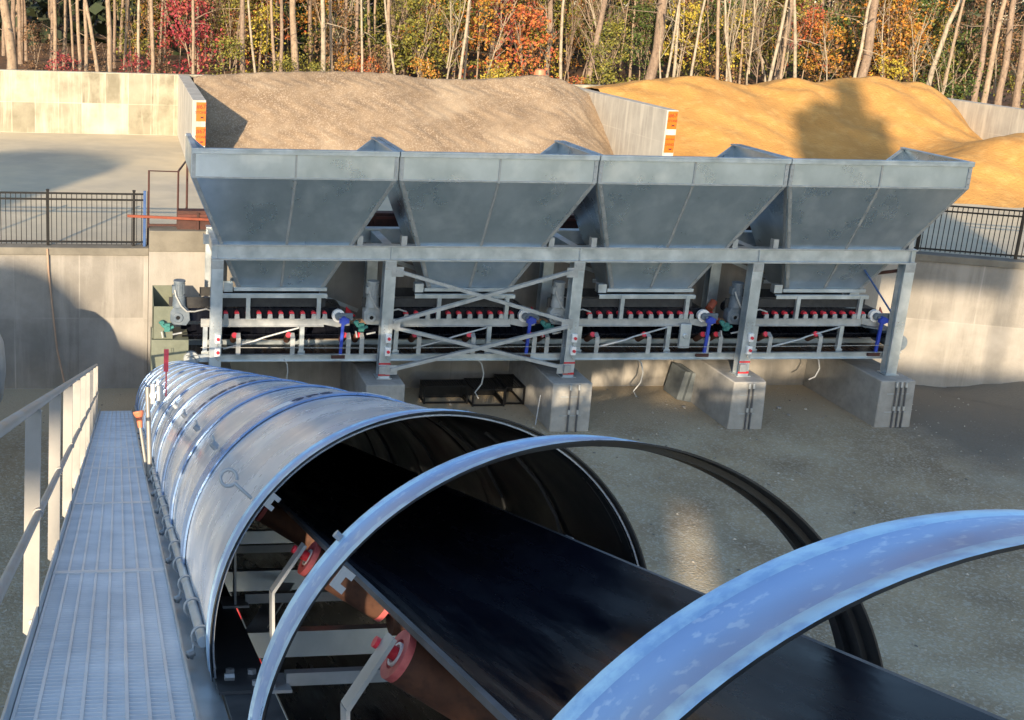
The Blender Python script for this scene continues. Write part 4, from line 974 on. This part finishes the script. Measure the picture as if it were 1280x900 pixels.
t = plant('shade_drum', 0, 'large horizontal drum on legs behind the conveyor, unseen, added to shade the hoppers', 'drum')
obj('drum', G().tube([(-.5, 0, hg(5.15)), (14.4, 0, hg(5.3))], 2.5, 36), M['galv'], t)  # added overhead blocker that keeps the sun off the hoppers
obj('shade_box', G().box(5.5, 14.2, -.6, .6, hg(7.2), hg(8.2)), M['galv'], t)  # extra box that carries the shade up to the last hopper rims
for x in (.2, 4.4, 12.2): obj('leg', G().box(x - .12, x + .12, 3.0, 3.25, 0, hg(4.0)).bar((x, 3.1, hg(4)), (x, 0, hg(4.4)), .2, .2), M['galv'], t)
t = plant('mixing_tower', 0, 'tall mixing tower with a narrow turret behind the conveyor, seen only by its shadow', 'tower')
obj('body', G().box(14.3, 17.8, 4, 7.5, hg(4.0) , hg(10.2)), M['galv'], t)
obj('turret', G().box(16.0, 17.1, 5, 6.5, hg(10.2), hg(12.3)), M['galv'], t)
obj('shoulder', G().box(14.9, 17.0, 4.2, 7, hg(10.2), hg(10.8)), M['galv'], t)
for x in (14.5, 17.6):
    for y in (4.2, 7.3): obj('leg', G().box(x - .07, x + .07, y - .07, y + .07, 0, hg(4.0)), M['galv'], t)
t = plant('storage_silo', 0, 'tall round storage silo behind the viewpoint, seen only by its shadow', 'silo')
obj('shell', G().tube([(-10.4, 0, 0), (-10.4, 0, hg(6.45))], 2.7, 40), M['galv'], t)
t = plant('fuel_tank', 0, 'round horizontal fuel tank with a vent pipe behind the viewpoint, seen only by its shadow', 'tank')
obj('shell', G().tube([(-5.3, -3, hg(.6)), (-5.3, 3, hg(.6))], 1.9, 40), M['galv'], t)
obj('vent_pipe', G().cyl((-4.27, 0, hg(1.5)), (-4.27, 0, hg(2.5)), .16, 16), M['galv'], t)
obj('stand', G().box(-6.8, -3.8, -2.5, 2.5, 0, hg(-.6)), M['galv'], t)
t = plant('slat_conveyor', 0, 'sloping slat conveyor behind the viewpoint, seen only by its shadow', 'conveyor')
obj('casing', G().prism([(-4.6, -.5, hg(2.25)), (-.9, -.5, hg(.6)), (-.9, -.5, 0), (-4.6, -.5, 0)], (0, 1, 0)), M['galv'], t)

# ------------------------------------------------------------------ woods
g = G(); st = []
for i in range(40):
    y = 23.01 + (i / 39) ** 1.6 * 330; row = []
    for k in range(60):
        x = -160 + 400 * k / 59; row.append((x, y, 5.05 + .022 * min(y - 23, 80) + .25 * fbm(x * .25, y * .25, 2) * min(1, (y - 23) / 4)))
    st.append(row)
g.sweep(None, st, closed=False); o = obj('forest_floor', g, M['litter'], smooth=60); o['kind'] = 'structure'
def floor_z(x, y): return 5.0 + .022 * min(y - 23, 80) - .05

def trunk_mesh(name, seed, m, h=15, stubs=5, wav=.06):
    r = random.Random(seed); pts = []; n = 12; ax = ay = 0
    for i in range(n + 1):
        z = -.3 + h * i / n; pts.append((ax, ay, z)); ax += r.uniform(-wav, wav); ay += r.uniform(-wav, wav)
    g = G(); g.tube(pts, [1.0 * (1.25 if i == 0 else 1) * (1 - .75 * i / n) * .1 for i in range(n + 1)], 9)
    for k in range(stubs):
        z = r.uniform(1.2, 9); a = r.uniform(0, 6.28); ln = r.uniform(.4, 1.4); p = Vector((0, 0, z)); q = p + Vector((math.cos(a), math.sin(a), r.uniform(-.25, .5))) * ln
        mid = (p + q) / 2 + Vector((0, 0, r.uniform(-.1, .1))); g.tube([p, mid, q], [.022, .014, .006], 5)
    return mesh_of(name, g, m, smooth=60)
def branching(name, seed, m, h=7, fork=True, r0=.06, n_br=9):
    r = random.Random(seed); g = G()
    def limb(p, d, ln, rad0, depth):
        pts = [p]; q = p; dd = d
        for i in range(5):
            dd = (dd + Vector((r.uniform(-.13, .13), r.uniform(-.13, .13), .04))).normalized(); q = q + dd * ln / 5; pts.append(q)
        g.tube(pts, [rad0 * (1 - .7 * i / 5) for i in range(6)], 6 if depth else 8)
        if depth < 2:
            for k in range(n_br if depth == 0 else 4):
                t = r.uniform(.25, .98); i = min(4, int(t * 5)); b = pts[i] + (pts[i + 1] - pts[i]) * (t * 5 - i)
                sd = (dd + Vector((r.uniform(-1, 1), r.uniform(-1, 1), r.uniform(-.1, .7))) * 1.0).normalized()
                limb(b, sd, ln * r.uniform(.18, .42) * (1.2 - t * .5), rad0 * .36 * (1.1 - .5 * t), depth + 1)
    base = Vector((0, 0, -.3)); lean = Vector((r.uniform(-.12, .12), r.uniform(-.1, .1), 1)).normalized()
    limb(base, lean, h, r0, 0)
    if fork: limb(base + lean * r.uniform(1.2, 2.2), (lean + Vector((r.choice((-1, 1)) * r.uniform(.2, .45), r.uniform(-.15, .15), 0))).normalized(), h * .7, r0 * .75, 0)
    return mesh_of(name, g, m, smooth=60)
def leaf_mesh(name, seed, m, size, n_clump, per, rx, rz, z0, leaf=.13, flat=.6):
    r = np.random.RandomState(seed); V_, F_ = [], []
    th = r.uniform(0, 6.28, n_clump); rr = np.sqrt(r.uniform(0, 1, n_clump)) * rx; cz = z0 + r.uniform(0, 1, n_clump) ** .8 * rz
    k = 1 - .55 * ((cz - z0) / rz) ** 2; cx, cy = rr * np.cos(th) * k, rr * np.sin(th) * k
    for i in range(n_clump):
        cs = r.uniform(.5, 1.2) * size; p = r.normal(0, 1, (per, 3)) * cs * np.array([.5, .5, .5 * flat]) + np.array([cx[i], cy[i], cz[i]])
        for q in p:
            a = r.normal(0, 1, 3); a /= np.linalg.norm(a); b = np.cross(a, r.normal(0, 1, 3)); b /= np.linalg.norm(b) + 1e-6; s = leaf * r.uniform(.6, 1.3)
            n0 = len(V_); V_ += [q - a * s * .55, q + b * s * .34, q + a * s * .6, q - b * s * .34]; F_.append((n0, n0 + 1, n0 + 2, n0 + 3))
    g = G(); g.v = [tuple(map(float, q)) for q in V_]; g.f = F_
    return mesh_of(name, g, m, smooth=0, fix=False)
TR = {'bark': [trunk_mesh('trunk', 10 + i, M['bark'], 16, 4 + 2 * i) for i in range(3)], 'tan': [trunk_mesh('trunk', 20 + i, M['bark_tan'], 15, 3 + 2 * i) for i in range(3)],
      'pale': [trunk_mesh('trunk', 30 + i, M['bark_pale'], 12, 5 + 2 * i, .09) for i in range(3)]}
BRN = [branching('trunk', 50 + i, M['bark_pale'], 7.5, i % 2 == 0, .055 + .01 * (i % 3)) for i in range(6)]
CRN = [leaf_mesh('crown', 70 + i, M['lf_pine'], 1.0, 16, 40, 2.0, 5, 10.5, .45) for i in range(2)]
def mk(name, me): o = bpy.data.objects.new(name, me); COL.objects.link(o); return o
def tree(x, y, r, lean, kind, label, group, cat='tree', crown=True):
    t = bpy.data.objects.new('pine_tree' if kind != 'pale' else 'bare_tree', None); COL.objects.link(t); z = floor_z(x, y)
    t.location = (x, y, z); tag(t, label, cat, group)
    o = mk('trunk', RNG.choice(TR[kind])); o.parent = t; s = r / .1
    o.scale = (s, s, RNG.uniform(.9, 1.15)); o.rotation_euler = (RNG.uniform(-.03, .03), math.atan(lean), 0 if abs(lean) > .08 else RNG.uniform(0, 6.28))
    if abs(lean) <= .08: o.rotation_euler = (RNG.uniform(-.03, .03), lean, RNG.uniform(-.4, .4))
    if crown:
        c = mk('crown', RNG.choice(CRN)); c.parent = t; c.rotation_euler = (0, 0, RNG.uniform(0, 6.28)); c.location = (lean * 12, 0, 0); c.scale = (1, 1, 1)
    return t
# (x, y, radius, lean, kind, label)
T_ = [(-6.85, 27, .234, -.048, 'tan', 'thick tan trunk at the far end of the pale back wall'), (-7.07, 34, .123, -.028, 'bark', None), (-6.97, 36, .106, -.018, 'bark', None),
 (-5.13, 29, .112, -.024, 'tan', None), (-4.33, 31, .077, -.051, 'tan', None), (-3.99, 28, .11, -.019, 'tan', None), (-3.67, 27, .107, -.031, 'tan', None),
 (-3.06, 26, .105, -.179, 'tan', 'slim tan trunk leaning over among upright ones behind the pale back wall'), (-2.67, 27, .125, -.036, 'tan', None), (-2.47, 32, .098, -.015, 'bark', None), (-2.01, 31, .097, .005, 'tan', None),
 (-1.7, 33, .08, -.041, 'bark', None), (-1.41, 28, .091, .036, 'pale', None), (-.79, 27, .107, -.012, 'tan', None), (-.03, 34, .082, .008, 'bark', None), (1.04, 27, .09, -.021, 'tan', 'slim tan trunk beside the crimson maple'),
 (1.48, 30, .095, -.033, 'tan', None), (2.3, 38, .088, -.023, 'bark', None), (3.23, 27, .126, -.054, 'bark', None), (3.72, 26, .071, -.102, 'pale', 'thin pale forked trunk behind the gravel, over the yellow-green bush'),
 (4.63, 27, .09, -.061, 'tan', None), (4.81, 26, .106, -.04, 'bark', None), (5.52, 27, .181, -.043, 'tan', 'stout tan trunk rising behind the gravel pile'), (7.23, 33, .122, -.069, 'bark', None), (6.72, 26, .142, -.015, 'pale', 'pale thick trunk with a twin, behind the gravel crest'),
 (7.19, 27, .091, -.039, 'tan', None), (8.82, 32, .1, -.054, 'bark', None), (8.72, 29, .114, -.045, 'bark', None), (8.46, 26, .072, -.035, 'pale', None), (9.55, 30, .097, -.048, 'bark', None), (10.04, 31, .079, -.037, 'tan', None),
 (9.97, 28, .112, -.029, 'tan', None), (9.83, 25, .071, -.193, 'pale', 'thin pale trunk leaning sharply behind the gravel crest'), (11.18, 30, .117, .002, 'bark', None), (12.5, 25, .09, .07, 'pale', 'bright pale trunk standing among orange leaves behind the gravel'), (12.98, 26, .073, -.011, 'pale', None),
 (17.59, 28, .156, -.018, 'bark', 'straight brown pine trunk behind the orange barrel'), (17.49, 26, .094, -.033, 'pale', 'pale slim trunk between the orange barrel and the divider wall'), (19.15, 27, .155, .066, 'bark', 'brown pine trunk leaning over the middle divider wall'), (22.31, 32, .086, -.067, 'bark', None), (22.11, 29, .082, -.049, 'tan', None),
 (21.63, 26, .253, .065, 'bark', 'thickest brown pine trunk, rising just behind the near end of the sand crest'), (21.93, 25, .077, .073, 'pale', None), (22.89, 26, .098, 0, 'pale', 'mottled pale trunk right beside the thickest pine'), (23.06, 25, .077, .068, 'pale', None),
 (24.45, 25, .098, -.213, 'pale', None), (25.25, 25, .079, -.217, 'pale', None), (26.66, 27, .062, -.122, 'pale', None), (26.77, 25, .1, .134, 'pale', 'pale slanting trunk behind the mid sand crest'), (27.96, 26, .082, -.012, 'pale', None),
 (28.27, 25, .101, -.136, 'pale', None), (28.9, 28, .157, .05, 'bark', None), (30.86, 25, .104, .08, 'pale', None), (31.56, 25.5, .22, .054, 'bark', 'thick brown trunk beside a pale one, over the highest sand crest'), (34.39, 25, .151, .233, 'pale', 'stout pale trunk leaning out over the far end of the sand'),
 (34.91, 24.5, .086, .12, 'pale', None), (36.28, 24, .13, -.022, 'bark', None), (36.46, 23.7, .129, .158, 'pale', None), (37.46, 24, .153, -.003, 'bark', None), (38.37, 24, .155, -.1, 'bark', None)]
FL = {'tan': 'straight tan pine trunk in the front row of the woods', 'bark': 'straight brown pine trunk near the front of the woods', 'pale': 'slim pale bare trunk near the front of the woods'}
FG = {'tan': 'tan trunks in the front of the woods', 'bark': 'brown trunks in the front of the woods', 'pale': 'pale trunks in the front of the woods'}
for i_, (x, y, r, ln, k, lb) in enumerate(T_):
    if not lb and k == 'pale' and i_ % 2: k, ln = 'tan', ln * .5
    if k == 'pale' or r < .12: r *= .85
    tree(x, y, r, ln, k, lb or FL[k], None if lb else FG[k], crown=(k != 'pale'))
n = 0
while n < 120:
    y = RNG.uniform(29, 75); x = RNG.uniform(-8 - (y - 27) * .18, 33 + (y - 27) * .75)
    k = RNG.choice(('bark', 'bark', 'tan')); tree(x, y, RNG.uniform(.06, .13), RNG.uniform(-.03, .05), k, 'distant pine trunk deep among the others in the shaded woods', 'distant trunks deep in the woods'); n += 1
for i in range(20):
    x = RNG.choice((RNG.uniform(4, 38), RNG.uniform(22, 39))); y = RNG.uniform(23.6, 30); s = RNG.uniform(.5, .95)
    o = mk('bare_sapling', BRN[i % 6]); o.location = (x, y, floor_z(x, y)); o.rotation_euler = (RNG.uniform(-.08, .08), RNG.uniform(-.06, .16), RNG.uniform(0, 6.28)); o.scale = (s, s, s)
    tag(o, 'thin pale leafless sapling with spreading twigs at the edge of the woods', 'sapling', 'leafless saplings along the wood edge')

BRD = [branching('trunk', 150 + i, M['bark'], 5.5, True, .04, 13) for i in range(4)]
for i in range(44):
    y = RNG.uniform(26, 36); x = RNG.uniform(3, 38 + (y - 27) * .6); s = RNG.uniform(.6, 1.1)
    o = mk('bare_sapling', BRD[i % 4]); o.location = (x, y, floor_z(x, y)); o.rotation_euler = (RNG.uniform(-.1, .1), RNG.uniform(-.1, .16), RNG.uniform(0, 6.28)); o.scale = (s, s, s)
    tag(o, 'thin grey-brown leafless sapling with tangled twigs among the autumn undergrowth', 'sapling', 'grey-brown leafless saplings in the undergrowth')
LM = {}
for nm, key in (('crimson', 'lf_red'), ('red-orange', 'lf_redorange'), ('orange', 'lf_orange'), ('yellow', 'lf_yellow'), ('yellow-green', 'lf_olive'), ('green', 'lf_green'), ('russet brown', 'lf_brown')):
    LM[nm] = [leaf_mesh('crown', 100 + 7 * j + len(nm), M[key], .55, 34, 32, 1.4, 3.4, .3, .125) for j in range(3)]
STEM = [branching('trunk', 90 + i, M['bark_tan'], 3.6, True, .035, 6) for i in range(3)]
def shrub(x, y, dz, s, nm, label=None):
    t = bpy.data.objects.new('autumn_tree', None); COL.objects.link(t); t.location = (x, y, floor_z(x, y) + dz); t.scale = (s, s, s); t.rotation_euler = (0, 0, RNG.uniform(0, 6.28))
    tag(t, label or f'{nm} leaved understory tree among the trunks at the edge of the woods', 'small tree', None if label else f'{nm} leaved understory trees')
    a = mk('trunk', RNG.choice(STEM)); a.parent = t
    b = mk('crown', RNG.choice(LM[nm])); b.parent = t
B_ = [(1.0, 28.5, 0, 1.15, 'crimson', 'crimson leaved maple by the corner of the pale back wall and the gravel'), (.6, 30, .2, 1.0, 'crimson', None), (-4.6, 26, -.6, .6, 'crimson', None), (-1.6, 27, -.9, .6, 'crimson', None), (-.4, 28, -.8, .6, 'russet brown', None), (-3.2, 30, -.6, .6, 'russet brown', None), (-6, 30, -.3, .7, 'russet brown', None),
 (2.4, 25.5, -.6, .75, 'yellow-green', 'low yellow-green bush between the crimson maple and a forked pale trunk'), (2.9, 30, .8, .9, 'yellow-green', None), (3.6, 31, .8, 1.1, 'russet brown', None), (4.4, 29, .2, .9, 'yellow', None), (4.9, 26, -.9, .6, 'yellow-green', None), (5.4, 32, 1.6, .9, 'red-orange', None), (6.3, 26, -1.0, .6, 'yellow-green', None), (6.8, 31, -.2, .8, 'yellow-green', None),
 (7.9, 27, -.9, .65, 'orange', None), (8.6, 26.5, -.9, .65, 'red-orange', None), (9.2, 27, -.6, .7, 'russet brown', None), (10.4, 29, .6, 1.25, 'yellow-green', 'broad yellow-green tree behind the dip in the gravel crest'), (11.3, 27.5, .2, 1.1, 'yellow-green', None), (11.0, 25.5, -1.0, .7, 'orange', None), (12.2, 29, 1.9, .95, 'orange', 'orange crowned tree beside the bright pale trunk'), (13.1, 28, .3, 1.0, 'yellow-green', None), (13.9, 27, .8, 1.1, 'orange', None),
 (15.0, 27.5, .6, 1.3, 'red-orange', 'large red-orange tree behind the gravel crest by the orange barrel'), (15.9, 26.5, .2, 1.0, 'red-orange', None), (14.8, 29, 2.4, 1.0, 'crimson', None), (16.6, 29, 1.9, .9, 'red-orange', None), (14.3, 25, -1.0, .7, 'yellow', None), (17.3, 28.5, .2, .8, 'yellow', None), (18.2, 30, 1.8, 1.0, 'yellow-green', None), (19.3, 26, -.8, .9, 'yellow-green', 'low yellow-green bush behind the middle divider wall'), (20.2, 27, .0, .9, 'yellow-green', None), (20.5, 30, 2.0, .9, 'russet brown', None), (18.3, 26, -.9, .5, 'red-orange', None),
 (23.3, 26.5, 1.2, .85, 'yellow', 'bright yellow tree beside the mottled pale trunk'), (22.6, 29, .6, .9, 'green', None), (24.6, 29, .8, 1.0, 'russet brown', None), (24.4, 25.4, -.8, .55, 'orange', None), (25.8, 29.5, 1.9, 1.1, 'green', None), (26.3, 27.5, .9, .85, 'yellow', None), (26.2, 28, .3, .9, 'russet brown', None), (27.6, 30, .4, 1.1, 'green', None), (29.6, 29, .8, 1.1, 'yellow-green', None), (30.3, 28, 1.2, .8, 'red-orange', None), (30.8, 27.5, .7, .8, 'orange', None), (30.6, 29.5, 2.1, .75, 'crimson', None), (31.0, 25.2, -.9, .55, 'red-orange', None),
 (33.3, 28, 1.0, 1.35, 'orange', 'largest orange leaved tree above the far end of the sand'), (34.2, 27.2, .4, 1.1, 'orange', None), (33.0, 25.5, -.6, .75, 'yellow', None), (32.6, 29, 1.6, 1.0, 'green', None), (35.0, 28, -.4, 1.0, 'yellow-green', None), (36.6, 28, 1.5, .9, 'orange', None), (37.5, 30, .6, 1.2, 'green', None), (38.6, 27, .4, 1.0, 'green', None), (36, 26, -.9, .6, 'russet brown', None), (39.6, 25, -.3, .9, 'yellow-green', None)]
for b in B_: shrub(*b)
for i in range(20):
    shrub(RNG.uniform(34, 44), RNG.uniform(24.5, 31), RNG.uniform(-.6, 1.2), RNG.uniform(.8, 1.2), RNG.choice(('green', 'russet brown', 'yellow-green', 'orange', 'russet brown')))
for i in range(84):
    y = RNG.uniform(28.5, 50); x = RNG.uniform(-3, 36 + (y - 27) * .7)
    nm = RNG.choice(('yellow-green', 'green', 'russet brown', 'russet brown', 'green', 'orange', 'yellow-green', 'red-orange'))
    shrub(x, y, RNG.uniform(-.5, 2.5), RNG.uniform(.8, 1.3), nm)
# far dark mass of evergreens
r = np.random.RandomState(5); Vv, Ff = [], []
for i in range(42000):
    y = r.uniform(44, 105); x = r.uniform(-40 - (y - 27) * .3, 60 + (y - 27) * .9); z = 5.3 + r.uniform(0, 1) ** 1.2 * 15
    a = r.normal(0, 1, 3); a /= np.linalg.norm(a); b = np.cross(a, r.normal(0, 1, 3)); b /= np.linalg.norm(b); s = r.uniform(.5, 1.3); q = np.array([x, y, z]); n0 = len(Vv)
    Vv += [q - a * s * .5, q + b * s * .32, q + a * s * .6, q - b * s * .32]; Ff.append((n0, n0 + 1, n0 + 2, n0 + 3))
g = G(); g.v = [tuple(map(float, q)) for q in Vv]; g.f = Ff
o = mk('distant_woods', mesh_of('distant_woods', g, M['lf_pine'], smooth=0, fix=False)); tag(o, 'dark mass of evergreen growth deep behind the trunks', 'woods', None, 'stuff')
